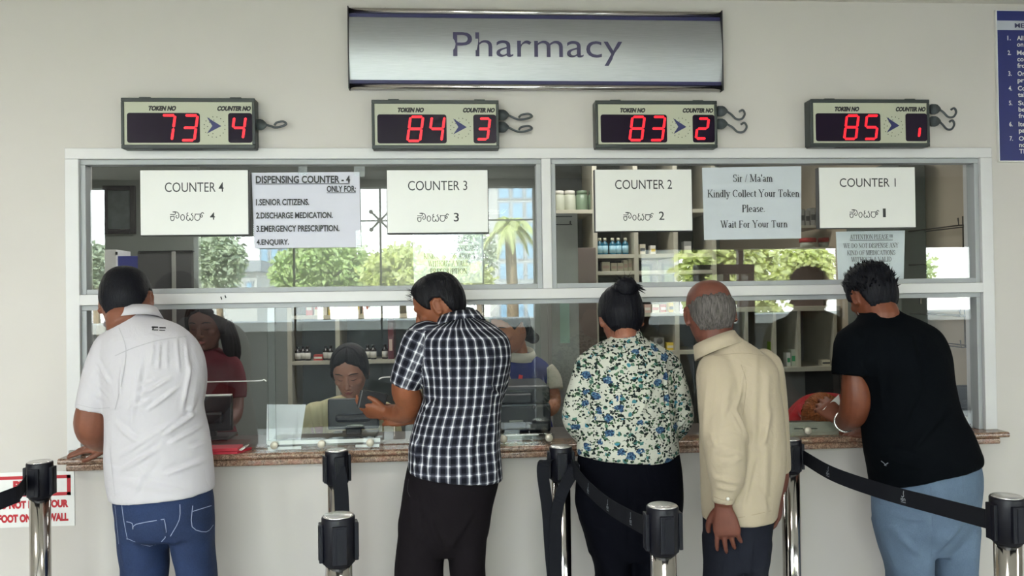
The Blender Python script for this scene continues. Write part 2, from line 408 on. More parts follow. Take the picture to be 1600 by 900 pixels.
# street front with its glazed bays, behind the photographer
def mx(px): return mir(px, 400, -RY0).x
zt_l, zt_r = mir(560, 291, -RY0).z, mir(1160, 388, -RY0).z
BAYS = [(RX0+.25, mx(161), zt_l), (mx(300), mx(836), zt_l), (mx(1002), mx(1322), zt_r), (mx(1452), RX1-.25, zt_r)]
bm = BM(); px_ = RX0-.2
for a, b, zt in BAYS:
    box(bm, px_, a, RY0-.15, RY0, 0, CEIL); box(bm, a, b, RY0-.15, RY0, zt, CEIL); px_ = b
box(bm, px_, RX1+.2, RY0-.15, RY0, 0, CEIL)
box(bm, RX0-.2, RX1+.2, RY0-.15, 0, CEIL+.25, CEIL+2.5)
structure('wall_front', bm, m_ext)
for i, (a, b, zt) in enumerate(BAYS):
    portal(a, b, .05, zt, RY0-.2)
    bm = BM(); box(bm, a, b, RY0-.09, RY0-.078, .0, zt)
    wn = tag(obj('window_%d' % (i+2), bm, glass('clear_facade_glass', (.95, .97, .96), 1.45)), kind='structure')
    if i == 1:
        for q in (455, 593, 755):
            bm = BM(); box(bm, mx(q)-.008, mx(q)+.008, RY0-.1, RY0-.07, 0, zt); obj('glass_joint', bm, m_dark, wn)
        zj = mir(593, 343, -RY0).z
        bm = BM(); box(bm, a, b, RY0-.095, RY0-.072, zj-.006, zj+.006); obj('glass_joint', bm, m_dark, wn)
        bm = BM(); c = Vector((mx(593), RY0-.05, zj))
        ball(bm, c, .03, .03, .03)
        for sx in (-1, 1):
            for sz in (-1, 1):
                e = c+Vector((sx*.085, 0, sz*.085)); tube(bm, [(*c, .011), (*e, .008)], 8)
                lathe(bm, e+Vector((0, -.028, 0)), [(.0, 0), (.02, .0), (.02, .028), (.012, .04), (0, .04)], 12, 'y')
        tag(obj('spider_fitting', bm, m_steel, smooth=True), 'four armed metal spider fitting holding the facade glass', 'glass fitting')
    else:
        bm = BM()
        for q in (0, .5, 1): box(bm, a+(b-a)*q-.025, a+(b-a)*q+.025, RY0-.12, RY0-.05, 0, zt)
        obj('window_post', bm, mat('dark_bronze_post', (60, 60, 58), .4), wn)

# ------------------------------------------------------------------ service window
win = tag(obj('window_1', box(BM(), WX0, WX1, -.012, .1, WZ1-.04, WZ1, .003), m_frame), kind='structure')
def fbox(*a, name='frame_bar', m=m_frame, bev=.002):
    return obj(name, box(BM(), *a, bev), m, win)
jw = .048
fbox(WX0, WX0+jw, -.0115, .1, WZ0, WZ1-.04, name='frame_jamb'); fbox(WX1-jw, WX1, -.0115, .1, WZ0, WZ1-.04, name='frame_jamb')
fbox(WX0+jw, WX1-jw, -.014, .1, RAILZ, RAILZ+.038, name='middle_rail')
mu0, mu1 = at(846.5, 340, 0).x, at(861, 340, 0).x
fbox(mu0, mu1, -.0105, .1, RAILZ+.038, WZ1-.04, name='mullion')
GY = .022
def sash(x0, x1, z0, z1, bw=.019, bottom=True):
    bm = BM()
    box(bm, x0, x1, .002, .05, z1-bw, z1, .002); box(bm, x0, x0+bw, .002, .05, z0, z1-bw, .002); box(bm, x1-bw, x1, .002, .05, z0, z1-bw, .002)
    if bottom: box(bm, x0+bw, x1-bw, .002, .05, z0, z0+bw, .002)
    obj('sash', bm, m_bead, win)
def pane(x0, x1, z0, z1, y):
    bm = BM(); box(bm, x0, x1, y, y+.006, z0, z1)
    for f in bm.faces:
        if abs(f.normal.y) < .5 or True:
            n = f.calc_center_median()
            f.material_index = 0 if abs(abs(n.y-(y+.003))-.003) < 1e-5 else 1
    obj('pane', bm, [m_glass, m_edge], win)
sash(WX0+jw, mu0, RAILZ+.038, WZ1-.04); sash(mu1, WX1-jw, RAILZ+.038, WZ1-.04)
pane(WX0+jw, mu0, RAILZ+.04, WZ1-.04, GY); pane(mu1, WX1-jw, RAILZ+.04, WZ1-.04, GY)
sash(WX0+jw, WX1-jw, WZ0, RAILZ, bottom=False)
E1, E2 = at(858, 580, GY).x, at(430, 580, GY).x
pane(WX0+jw, E2, WZ0+.002, RAILZ, GY); pane(E2-.03, E1, WZ0+.002, RAILZ, GY+.012); pane(E1-.05, WX1-jw, WZ0+.002, RAILZ, GY)

# ------------------------------------------------------------------ granite counter
def granite():
    q = NT('speckled_brown_granite'); v = q.coord()
    a = q.noise(v, 90, 5, .7); b = q.noise(v, 260, 2, .6); c = q.noise(v, 22, 3, .6)
    base = q.ramp(a, [(.3, col4((74, 54, 44))), (.45, col4((128, 102, 86))), (.6, col4((160, 132, 112))), (.75, col4((208, 190, 172)))])
    dk = q.ramp(b, [(.38, (0.0, 0, 0, 1)), (.46, (1, 1, 1, 1))])
    mx_ = q.mix(q.math('MULTIPLY', q.math('SUBTRACT', 1.0, dk), .75), base, col4((44, 32, 28)))
    q.l(q.mix(q.ramp(c, [(.5, (0, 0, 0, 1)), (.7, (.5, .5, .5, 1))]), mx_, col4((150, 92, 74))), q.b.inputs['Base Color'])
    q.b.inputs['Roughness'].default_value = .16; q.b.inputs['Specular IOR Level'].default_value = .5; return q.m
m_gran = granite()
cf = -.075
def bullnose(x0, x1, z0, z1, yf, yb, r):
    """slab with a rounded front edge and rounded front corners"""
    bm = BM(); n = 6; prof = [(yb, z1)] + [(yf+r-r*math.sin(t*PI/2/n)*1.0 if t else yf+r, z1-r+r*math.cos(t*PI/2/n)) for t in range(n+1)] + [(yf+r-r*math.cos(t*PI/2/n), z0+r-r*math.sin(t*PI/2/n)) for t in range(n+1)] + [(yb, z0)]
    A = [bm.verts.new((x0, y, z)) for y, z in prof]; B = [bm.verts.new((x1, y, z)) for y, z in prof]
    bm.faces.new(A); bm.faces.new(B[::-1])
    for i in range(len(prof)): bm.faces.new((A[i], B[i], B[(i+1) % len(prof)], A[(i+1) % len(prof)]))
    bmesh.ops.recalc_face_normals(bm, faces=bm.faces); return bm
ct = thing('granite_counter', (.37, 0, WZ0-.045), 'long brown granite counter slab under the service window', 'counter')
obj('slab', bullnose(WX0-.004, WX1+.004, WZ0-.021, WZ0, cf, -.0005, .010), m_gran, ct)
obj('slab', box(BM(), WX0+.003, WX1-.003, -.0005, .06, WZ0-.021, WZ0-.0005), m_gran, ct)
obj('inner_ledge', box(BM(), WX0+.01, WX1-.01, .06, .33, WZ0-.021, WZ0-.0005), mat('shade_dark_taupe', (66, 60, 56), .45), ct)  # ledge coloured dark to stand for the darkness behind the counter front
obj('edge_strip', bullnose(WX0+.022, WX1-.03, WZ0-.046, WZ0-.0212, cf+.008, -.0005, .008), m_gran, ct)

# ------------------------------------------------------------------ pharmacy sign
X0, X1, Z0, Z1 = at(545, 75, -.03).x, at(1128, 78, -.03).x, at(836, 136, -.03).z, at(836, 17.5, -.03).z
def brushed():
    q = NT('brushed_aluminium_sheet'); v = q.coord(scale=(2, 40, 260))
    f = q.noise(v, 8, 4)
    q.l(q.ramp(f, [(.3, col4((168, 170, 174))), (.7, col4((190, 192, 196)))]), q.b.inputs['Base Color'])
    q.b.inputs['Metallic'].default_value = 1; q.b.inputs['Roughness'].default_value = .48
    return q.m
sg = thing('hanging_sign', ((X0+X1)/2, -.03, (Z0+Z1)/2), 'wide brushed metal sign reading Pharmacy high on the wall', 'sign')
bulge = .022; nseg = 20
def sy(z): return -.014-bulge*math.sin(PI*(z-Z0)/(Z1-Z0))
bm = BM(); rows = []
for i in range(nseg+1):
    z = Z0+(Z1-Z0)*i/nseg; rows.append([bm.verts.new((X0, sy(z), z)), bm.verts.new((X1, sy(z), z)), bm.verts.new((X1, -.002, z)), bm.verts.new((X0, -.002, z))])
for a, b in zip(rows, rows[1:]):
    for k in range(4): bm.faces.new((a[k], a[(k+1) % 4], b[(k+1) % 4], b[k]))
bm.faces.new(rows[0]); bm.faces.new(rows[-1]); bmesh.ops.recalc_face_normals(bm, faces=bm.faces)
obj('panel', bm, brushed(), sg)
m_navy = mat('navy_print', (42, 42, 84), .45)
h = Z1-Z0
for zz in (Z0+.045*h, Z1-.09*h):
    bm = BM(); pts = [zz, zz+.045*h]
    box(bm, X0+.002, X1-.002, min(sy(p) for p in pts)-.0015, -.01, zz, zz+.045*h); obj('stripe', bm, m_navy, sg)
for zz in (Z0-.008, Z1-.012):
    bm = BM(); tube(bm, [(X0-.004, -.02, zz+.01, .0105), (X1+.004, -.02, zz+.01, .0105)], 14); obj('rail', bm, m_steel, sg, True)
for xx in (X0-.003, X1-.001):
    bm = BM(); box(bm, xx, xx+.004, -.037, -.001, Z0-.01, Z1+.01, .001); obj('end_cap', bm, mat('dark_grey_metal', (60, 60, 64), .4, .6), sg)
bm = px_text(BM(), 'Pharmacy', 708, 50.7, 972.6, 101.5, -.0385, bold=-.002)
for v in bm.verts: v.co.y = sy(v.co.z)-.002
obj('lettering', bm, mat('violet_grey_lettering', (62, 58, 88), .5), sg)

# ------------------------------------------------------------------ token displays
m_face = mat('khaki_silver_face', (176, 178, 158), .45, var=.02)
m_case = mat('dark_green_black_case', (38, 46, 46), .4)
m_screen = mat('dark_violet_screen', (26, 16, 34), .3, spec=.15, var=.05)
m_red = emit('red_led_segment', (255, 26, 44), .95)
m_print = mat('black_print', (24, 24, 28), .55)
m_blue = mat('navy_arrow_print', (34, 40, 92), .5)
m_hook = mat('dark_grey_rubber', (66, 72, 76), .6)
SEG = {'0': 'abcdef', '1': 'bc', '2': 'abged', '3': 'abgcd', '4': 'fgbc', '5': 'afgcd', '7': 'abc', '8': 'abcdefg'}
def seven(bm, x0, x1, z0, z1, segs, y, t=.0088, sl=.14):
    zm = (z0+z1)/2; g = .001
    def P(x, z): return (x+(z-z0)*sl, z)
    def H(z):
        prism(bm, [P(x0+g+t*.2, z), P(x0+g+t*.55, z+t/2), P(x1-g-t*.55, z+t/2), P(x1-g-t*.2, z), P(x1-g-t*.55, z-t/2), P(x0+g+t*.55, z-t/2)], y-.0015, y)
    def Vv(x, a, b):
        prism(bm, [P(x, a+g), P(x+t/2, a+t*.5), P(x+t/2, b-t*.5), P(x, b-g), P(x-t/2, b-t*.5), P(x-t/2, a+t*.5)], y-.0015, y)
    for s in segs:
        if s == 'a': H(z1)
        if s == 'g': H(zm)
        if s == 'd': H(z0)
        if s == 'f': Vv(x0, zm, z1)
        if s == 'e': Vv(x0, z0, zm)
        if s == 'b': Vv(x1, zm, z1)
        if s == 'c': Vv(x1, z0, zm)
def token_display(pxl, pyt, pxr, pyb, tok, cnt, hooks, lab, style):
    D = -.058
    a, b, c, d = rect(pxl, pyt, pxr, pyb, D); wd, ht = b-a, d-c
    r = thing('token_display', ((a+b)/2, 0, c), lab, 'queue display', 'token number displays above the counters')
    def X(u): return a+wd*u
    def Z(v): return d-ht*v
    bm = BM(); box(bm, a, b, D+.006, -.0005, c, d, .004)
    t = .014
    box(bm, a, b, D, D+.0062, d-t, d, .002); box(bm, a, b, D, D+.0062, c, c+t, .002); box(bm, a, a+t*.75, D, D+.0062, c+t, d-t, .002); box(bm, b-t*.75, b, D, D+.0062, c+t, d-t, .002)
    obj('case', bm, m_case, r)
    bm = BM()
    for k in range(34): box(bm, X(.22)+k*.0052, X(.22)+k*.0052+.003, D+.012, D+.03, c-.0015, c+.0005)
    obj('vent', bm, m_dark, r)
    bm = BM()
    for u in (.17, .85): box(bm, X(u)-.02, X(u)+.02, D+.01, D+.03, d-.0005, d+.005, .001)
    obj('clip', bm, m_case, r)
    bm = BM(); box(bm, a+t*.7, b-t*.7, D+.0035, D+.006, c+t*.9, d-t*.9); fc = obj('face', bm, m_face, r)
    fy = D+.0033
    for u0, u1 in ((.043, .585), (.797, .978)):
        s0, s1, q0, q1 = X(u0), X(u1), Z(.885), Z(.295)
        bm = BM(); prism(bm, rrect(s0, s1, q0, q1, .009), fy-.0006, D+.005); obj('screen', bm, m_screen, r)
    dz0, dz1 = Z(.835), Z(.345)
    for k, ch in enumerate(tok):
        bm = BM(); x0 = X(.326+.168*k); seven(bm, x0-.023, x0+.023, dz0, dz1, SEG[ch], fy-.0008); obj('digit', bm, m_red, r)
    bm = BM()
    x0 = X(.862)
    seven(bm, x0-.019, x0+.021, dz0+.006, dz1-.006, SEG[cnt] if cnt != '1' else 'c', fy-.0008)
    obj('digit', bm, m_red, r)
    for s_, u0, u1 in (('TOKEN NO', .197, .413), ('COUNTER NO', .712, .974)):
        bm = BM(); add_text(bm, s_, X(u0), X(u1), Z(.255), Z(.155), fy-.0004, bold=.075, shear=.22); obj('lettering', bm, m_print, r)
    bm = BM(); cx, cz = X(.69), Z(.56); k = wd/209
    prism(bm, [(cx+11.5*k, cz+.5*k), (cx-11*k, cz+15*k), (cx-2.6*k, cz+.8*k), (cx-11*k, cz-11.5*k)], fy-.0007, D+.005); obj('arrow', bm, m_blue, r)
    bm = BM()
    for n_, rr in ((16, 16.5), (9, 11.0)):
        for i in range(n_):
            t_ = 2*PI*(i+.4)/n_
            if rr < 12 and math.cos(t_) > .2: continue
            prism(bm, [(cx+1*k+rr*k*math.cos(t_)+.75*k*math.cos(q*PI/4), cz-1*k+rr*k*math.sin(t_)+.75*k*math.sin(q*PI/4)) for q in range(8)], fy-.0006, D+.005)
    obj('dots', bm, m_print, r)
    for (hx, hy, ex, ey) in hooks:
        p = at(hx, hy, -.028); e = at(ex, ey, -.03)
        L = e.x-p.x
        bm = BM()
        prism(bm, [(p.x-.004, p.z-.018), (p.x+.02, p.z-.019), (p.x+.033, p.z-.008), (p.x+.038, p.z), (p.x+.033, p.z+.009), (p.x+.02, p.z+.02), (p.x-.004, p.z+.02)], -.036, -.02)
        bmesh.ops.bevel(bm, geom=list(bm.edges), offset=.003, segments=2, affect='EDGES')
        hk = obj('cable_plug', bm, m_hook, r, True)
        q0 = (p.x+.034, -.028, p.z)
        if style == 'loop':
            P = [q0, (p.x+L*.5, -.03, e.z-.008), (p.x+L*.62, -.031, e.z-.012), (p.x+L*.8, -.031, e.z-.01), (e.x, -.03, e.z), (p.x+L*.9, -.029, e.z+.010), (p.x+L*.68, -.028, e.z+.006), (p.x+L*.6, -.027, e.z-.004)]
        else:
            P = [q0, (p.x+L*.5, -.03, p.z-.012), (p.x+L*.68, -.032, p.z-.03), (p.x+L*.88, -.034, p.z-.03), (e.x, -.034, p.z-.012), (p.x+L*.93, -.033, p.z+.004), (p.x+L*.8, -.032, p.z-.002)]
        bm = BM(); tube(bm, [(*q, .0042) for q in P], 8, smooth=5); obj('hook', bm, m_hook, hk, True)
    return r
token_display(188.7, 152.8, 398.3, 232, '73', '4', [(401, 195, 447, 194)], 'token display with black frame showing 73 and counter 4', 'loop')
token_display(580.8, 156, 779.6, 232.6, '84', '3', [(780, 180, 831, 182), (780, 199, 831, 201)], 'token display with black frame showing 84 and counter 3', 'loop')
token_display(930.5, 157, 1121, 231, '83', '2', [(1122, 174, 1163, 180), (1122, 194, 1166, 199)], 'token display with black frame showing 83 and counter 2', 'crook')
token_display(1267, 155, 1453, 229, '85', '1', [(1455, 171, 1493, 178), (1455, 190, 1490, 196)], 'token display with black frame showing 85 and counter 1', 'crook')

# ------------------------------------------------------------------ boards and papers on the glass
m_board = mat('white_acrylic_board', (220, 220, 216), .3, var=.01)
m_ink = mat('charcoal_print', (40, 40, 44), .5)
m_bedge = mat('dark_board_edge', (40, 40, 42), .5)
SIGN_GROUP = 'white counter number boards on the glass'
def counter_board(pxl, pyt, pxr, pyb, num, tbox, kbox, nbox):
    Y = -.012
    a, b, c, d = rect(pxl, pyt, pxr, pyb, Y)
    bm = BM(); box(bm, a, b, Y, Y+.004, c, d)
    r = obj('counter_board', bm, m_board, loc=((a+b)/2, Y, c))
    tag(r, 'white board reading COUNTER %s stuck on the upper glass' % num, 'sign', SIGN_GROUP)
    bm = BM(); box(bm, a-.002, b+.003, Y+.0041, Y+.03, c-.003, d); obj('backing', bm, m_bedge, r)
    obj('lettering', px_text(BM(), 'COUNTER '+num, *tbox, Y-.0004, bold=.002), m_ink, r)
    obj('lettering', px_kannada(BM(), *kbox, Y-.0004), m_ink, r); bm = BM(); px_text(bm, num, *(nbox if num != '1' else (1379.5, 325.8, 1384, 339.3)), Y-.0004, bold=.008 if num != '1' else 0)
    obj('lettering', bm, m_ink, r)
counter_board(219.5, 266, 387.6, 366.7, '4', (257.5, 285, 349.4, 300), (265.8, 330.8, 318.6, 344.6), (328, 332, 335.8, 343.3))
counter_board(605, 266, 762.2, 363.3, '3', (637.5, 282.5, 730, 297.5), (652, 333, 701, 346.2), (709, 332.5, 717, 346.2))
counter_board(930.3, 265, 1081, 360.7, '2', (961, 281, 1050, 295.4), (974, 332, 1021, 344.3), (1029.6, 330.5, 1038, 343.6))
counter_board(1280.7, 261.6, 1430, 355.6, '1', (1312, 278.5, 1399.5, 292), (1327.5, 327.6, 1373.6, 340), (1378.6, 325.8, 1384.6, 339.3))
m_paper = mat('bluish_white_paper', (206, 206, 218), .7, var=.015)
m_paper2 = mat('pale_grey_paper', (190, 196, 202), .7, var=.015)
m_tape = glass('clear_tape', (.93, .95, .95), 1.5, .15)
def paper(name, quad, Y, m, label, cat, curl=.002):
    P = [at(x, y, Y) for x, y in quad]; n = 8; bm = BM(); g = []
    for j in range(n+1):
        row = []
        for i in range(n+1):
            u, v = i/n, j/n
            p = (P[0]*(1-u)+P[1]*u)*(1-v)+(P[3]*(1-u)+P[2]*u)*v
            p.y += -curl*(abs(u-.5)*2)**3*v
            row.append(bm.verts.new(p))
        g.append(row)
    for j in range(n):
        for i in range(n): bm.faces.new((g[j][i], g[j+1][i], g[j+1][i+1], g[j][i+1]))
    r = bmesh.ops.extrude_face_region(bm, geom=list(bm.faces)); 
    bmesh.ops.translate(bm, verts=[v for v in r['geom'] if isinstance(v, bmesh.types.BMVert)], vec=(0, .0008, 0))
    bmesh.ops.recalc_face_normals(bm, faces=bm.faces)
    c = sum(P, Vector())/4
    return tag(obj(name, bm, m, loc=c), label, cat)
def tapes(r, spots, Y):
    for (x0, y0, x1, y1) in spots:
        a, b, c, d = rect(x0, y0, x1, y1, Y); bm = BM(); box(bm, a, b, Y-.0006, Y-.0002, c, d); obj('tape', bm, m_tape, r)
PY = .012
r = paper('paper_notice', [(393, 270), (561.5, 268.5), (564, 386), (398, 388)], PY, m_paper, 'printed sheet headed DISPENSING COUNTER - 4 on the upper glass', 'notice')
k = PY-.003
for s_, bx in (('DISPENSING COUNTER - 4', (399.5, 274.5, 547, 286.2)), ('ONLY FOR:', (510.5, 290.2, 556, 300)), ('1.SENIOR CITIZENS.', (399.8, 310.8, 483, 320.8)),
               ('2.DISCHARGE MEDICATION.', (400, 331.6, 520, 341.3)), ('3.EMERGENCY PRESCRIPTION.', (400.5, 352, 530.3, 362)), ('4.ENQUIRY.', (400.8, 373.8, 451.5, 384.2))):
    obj('lettering', px_text(BM(), s_, *bx, k, bold=.03), m_ink, r)
for bx in ((399.5, 286.8, 546.5, 287.9), (510.5, 300.6, 556, 301.6)):
    a, b, c, d = rect(*bx, k); obj('underline', ribbon(BM(), [(a, (c+d)/2), (b, (c+d)/2)], d-c, k), m_ink, r)
tapes(r, [(466, 259, 480, 274), (553, 259, 570, 276), (556, 360, 572, 392)], PY-.002)
r = paper('paper_notice', [(1097, 262), (1252, 259.5), (1251.5, 372.5), (1100, 375)], PY, m_paper2, 'printed sheet asking to collect your token on the upper glass', 'notice')
for s_, bx in (('Sir / Ma\'am', (1145, 272.5, 1207.5, 284)), ('Kindly Collect Your Token', (1105, 296.5, 1249, 307.8)), ('Please.', (1159, 320, 1195.5, 331.2)), ('Wait For Your Turn', (1126, 344.5, 1230.5, 355.4))):
    obj('lettering', px_serif(BM(), s_, *bx, k), m_ink, r)
ATT = ['ATTENTION PLEASE !!!', 'WE DO NOT DISPENSE ANY', 'KIND OF MEDICATIONS', 'WITHOUT A VALID', 'PRESCRIPTION']
def attention(quad, boxes, label):
    Y = .05
    r = paper('paper_notice', quad, Y, mat('bright_white_paper', (232, 236, 242), .7, var=.01), label, 'notice', .004)
    for s_, bx in zip(ATT, boxes): obj('lettering', px_serif(BM(), s_, *bx, Y-.005), m_ink, r)
    bm = BM()
    a, b, c, d = rect(boxes[0][0], boxes[0][3]+1, boxes[0][2], boxes[0][3]+1.8, Y-.005); ribbon(bm, [(a, c), (b, c)], d-c, Y-.005)
    obj('underline', bm, m_ink, r)
attention([(1306, 362), (1414, 360), (1411, 440), (1309, 440)], [(1328, 366.5, 1395, 373.5), (1318, 380, 1404, 387.3), (1323.5, 391.3, 1399, 398.4), (1330, 401.5, 1393, 408.8), (1334, 412, 1391, 419.5)], 'small sheet headed ATTENTION PLEASE below and right of the papers, partly behind black spiky hair')
attention([(644, 362), (756, 361), (754, 442), (647, 442)], [(681, 369.5, 738, 377.5), (657, 383.5, 748, 392), (662, 396, 742, 404), (669, 407.5, 735, 416), (672, 419.5, 730, 428)], 'small sheet headed ATTENTION PLEASE nearly lost in the reflections above the checked shirt')
# blue rules board and the red notice on the wall
Y = -.012; a, b = at(1559.5, 130, Y).x, at(1559.5, 130, Y).x+.62; c, d = at(1575, 251, Y).z, at(1575, 17, Y).z
r = obj('rules_board', box(BM(), a, b, Y, -.001, c, d, .001), mat('royal_blue_board', (34, 42, 104), .4), loc=(a, 0, c))
tag(r, 'royal blue board of numbered white rules beside the service window', 'sign')
bm = BM(); box(bm, a-.003, a+.0005, Y-.001, -.001, c-.003, d+.003); box(bm, a, b+.003, Y-.001, -.001, c-.004, c); box(bm, a, b+.003, Y-.001, -.001, d, d+.003); obj('border', bm, m_board, r)
zb0, zb1 = at(1580, 47, Y).z, at(1580, 32.5, Y).z
bm = BM(); box(bm, a, b, Y-.001, Y+.002, zb0, zb1); obj('band', bm, mat('silver_band', (176, 180, 190), .4), r)
bm = BM(); px_text(bm, 'ME', 1585.5, 36.3, 1600.5, 43.5, Y-.0016, bold=.03); obj('lettering', bm, m_navy, r)
bm = BM()
for s_, x, y in (('1.', 1574, 63), ('All', 1589, 63), ('on', 1589, 73), ('2.', 1574.5, 86), ('Me', 1589, 86), ('co', 1589.5, 96), ('fro', 1589.5, 106), ('3.', 1575.5, 118.5), ('Or', 1590, 118.5), ('pr', 1590, 129),
                 ('4.', 1576, 141.5), ('Co', 1590.5, 141.5), ('tal', 1590.5, 151.5), ('5.', 1576.5, 164.5), ('Su', 1591, 164.5), ('be', 1591.5, 174.5), ('fro', 1591.5, 184.5), ('6.', 1577, 197.5), ('Ite', 1591.5, 197.5), ('pa', 1592, 207.5),
                 ('7.', 1577.5, 220), ('Op', 1592, 220), ('no', 1592.5, 230), ('Th', 1592.5, 240)):
    nd = s_[0] in '1234567'; hgt = 7.2 if (nd or s_[0].isupper()) or any(q in s_ for q in 'fltb') else 5.2
    low = 2 if s_ in ('pr', 'pa', 'Op') else 0
    wdt = {'All': 10, 'Me': 13, 'Co': 11.5, 'Or': 11, 'Su': 11.5, 'Op': 13, 'Ite': 11, 'Th': 11, 'tal': 10.5, 'fro': 12.5}.get(s_, 5.2 if nd else 10)
    px_text(bm, s_, x, y-hgt, x+wdt, y+low, Y-.0012, bold=.02)
obj('rule_lettering', bm, m_board, r)
Y = -.003
m_wp = mat('white_laminated_sheet', (222, 222, 220), .25)
m_rp = mat('red_print', (176, 24, 38), .5)
x1, z1 = at(116, 736, Y).x, at(60, 737, Y).z; z0 = at(60, 823, Y).z; x0 = x1-(x1-at(0, 780, Y).x)*1.45
r = obj('wall_notice', box(BM(), x0, x1, Y, -.0005, z0, z1), m_wp, loc=(x1, 0, z0)); tag(r, 'red and white notice about feet on the wall, behind left barrier post', 'notice')
bm = BM(); T = Y-.0006
fx0, fx1, fz0, fz1 = x0+.03, at(110.5, 757, Y).x, at(80, 774.5, Y).z, at(80, 742.5, Y).z
for P in ([(fx0, fz1), (fx1, fz1), (fx1, fz1-.012), (fx0, fz1-.012)], [(fx0, fz0), (fx1, fz0), (fx1, fz0+.012), (fx0, fz0+.012)], [(fx1-.013, fz0), (fx1, fz0), (fx1, fz1), (fx1-.013, fz1)], [(fx0, fz0), (fx0+.013, fz0), (fx0+.013, fz1), (fx0, fz1)]):
    prism(bm, P, T, Y)
obj('border', bm, m_rp, r)
bm = add_text(BM(), 'PLEASE', at(20.5, 758, Y).x, at(82, 758, Y).x, at(50, 767.5, Y).z, at(50, 750.5, Y).z, T, bold=.065)
obj('lettering', bm, m_rp, r); bm = add_text(BM(), 'DO NOT REST YOUR', at(-8, 786, Y).x, at(107, 786, Y).x, at(60, 794, Y).z, at(60, 781.5, Y).z, T, bold=.065)
obj('lettering', bm, m_rp, r); bm = add_text(BM(), 'FOOT ON THE WALL', at(-3, 808, Y).x, at(107, 808, Y).x, at(60, 815.5, Y).z, at(60, 802.5, Y).z, T, bold=.065)
obj('lettering', bm, m_rp, r)
# ------------------------------------------------------------------ queue barrier posts and belts
m_belt = mat('black_barrier_webbing', (13, 15, 22), .8, spec=.2, var=.12, bump=.3, bscale=900)
m_cap = mat('black_barrier_head', (11, 12, 21), .4, spec=.25, var=.05)
m_rim = mat('bright_cap_plate', (214, 212, 210), .25, metal=.8)
m_logo = mat('pale_grey_woven_logo', (126, 132, 140), .7)
HT = 1.05
def post(px, py, label, receiver=0.0, ht=HT):
    p = at_z(px, py, ht); x, y = p.x, p.y
    r = thing('barrier_post', (x, y, 0), label, 'barrier post', 'steel queue barrier posts')
    bm = BM(); lathe(bm, (x, y, 0), [(.0, 0), (.165, 0), (.17, .008), (.16, .02), (.06, .034), (.04, .045), (0, .045)], 32); obj('base', bm, m_steel, r, True)
    bm = BM(); lathe(bm, (x, y, 0), [(.0315, .03), (.0315, ht-.1)], 28); obj('pole', bm, m_steel, r, True)
    bm = BM(); lathe(bm, (x, y, ht-.115), [(.0, 0), (.033, 0), (.0335, .004), (.0385, .006), (.0395, .112), (.038, .115), (0, .115)], 32); hd = obj('head', bm, m_cap, r, True)
    bm = BM(); lathe(bm, (x, y, ht-.0005), [(0, 0), (.036, 0), (.0365, .002), (.033, .004), (0, .0042)], 28); obj('cap_plate', bm, m_rim, hd, True)
    for a in (0, PI/2, PI, 1.5*PI):
        M = Matrix.Translation((x, y, ht-.06)) @ Matrix.Rotation(a+receiver, 4, 'Z')
        bm = BM(); box(bm, .036, .046, -.017, .017, -.045, .045, .002, M)
        box(bm, .0455, .0475, -.006, .006, -.04, .04, 0, M)
        obj('belt_slot', bm, m_cap, hd)
    return r, x, y
def belt_mesh(P, hw=.024, th=.0012, twist=None):
    """webbing band through centre points P, its width standing up (or turned by twist)"""
    bm = BM(); rows = []
    Q = catmull([tuple(p) for p in P], 8); n = len(Q)
    for i, q in enumerate(Q):
        t = Vector(Q[min(i+1, n-1)])-Vector(Q[max(i-1, 0)]); t.normalize()
        up = Vector((0, 0, 1)) if twist is None else Vector(twist)
        up = (up-t*up.dot(t))
        if up.length < .05: up = Vector((1, 0, 0))
        up.normalize(); nn = t.cross(up)
        c = Vector(q)
        rows.append([bm.verts.new(c+up*hw*s+nn*th*k) for s, k in ((1, 1), (1, -1), (-1, -1), (-1, 1))])
    for a, b in zip(rows, rows[1:]):
        for k in range(4): bm.faces.new((a[k], a[(k+1) % 4], b[(k+1) % 4], b[k]))
    bm.faces.new(rows[0]); bm.faces.new(rows[-1]); bmesh.ops.recalc_face_normals(bm, faces=bm.faces)
    return bm, Q
def belt_logos(r, belt, Q, ts, side=-1):
    """small woven flame and word block, repeated along the band"""
    bm = BM()
    for t in ts:
        i = int(t*(len(Q)-2)); c = Vector(Q[i]); tn = (Vector(Q[i+1])-c).normalized(); up = (Vector((0, 0, 1))-tn*tn.z).normalized(); nn = tn.cross(up)
        if nn.y > 0: nn = -nn
        def st(P, wd):
            L = []
            for (a, b), (a2, b2) in zip(P, P[1:]):
                d = Vector((a2-a, b2-b)).normalized(); px_, pz_ = -d.y*wd, d.x*wd
                V = [bm.verts.new(c+tn*q[0]+up*q[1]+nn*.0025) for q in ((a+px_, b+pz_), (a-px_, b-pz_), (a2-px_, b2-pz_), (a2+px_, b2+pz_))]
                bm.faces.new(V)
        k = .001
        st([(4*k, 19*k), (2*k, 10*k), (4*k, 4*k), (-2*k, 0), (-5*k, 3*k)], .0011)
        st([(-7*k, -3*k), (-7*k, -10*k)], .0011); st([(-4*k, -3*k), (0, -3*k), (0, -10*k), (-4*k, -10*k), (-4*k, -3*k)], .0009)
        st([(3*k, -10*k), (3*k, -3*k), (8*k, -3*k), (8*k, -10*k)], .0009); st([(-8*k, -14*k), (10*k, -14*k)], .0008)
    obj('belt_logo', bm, m_logo, belt)
P1, x1_, y1_ = post(62, 722, 'steel barrier post at far left, belt running off to the left')
P2, x2_, y2_ = post(526, 704, 'steel barrier post behind a nearer one, its loose belt hanging short', .35)
P3, x3_, y3_ = post(528.5, 806, 'near steel barrier post with empty belt slots, between white and checked shirts', .2)
P4, x4_, y4_ = post(876, 698, 'steel barrier post against the counter left of the floral blouse')
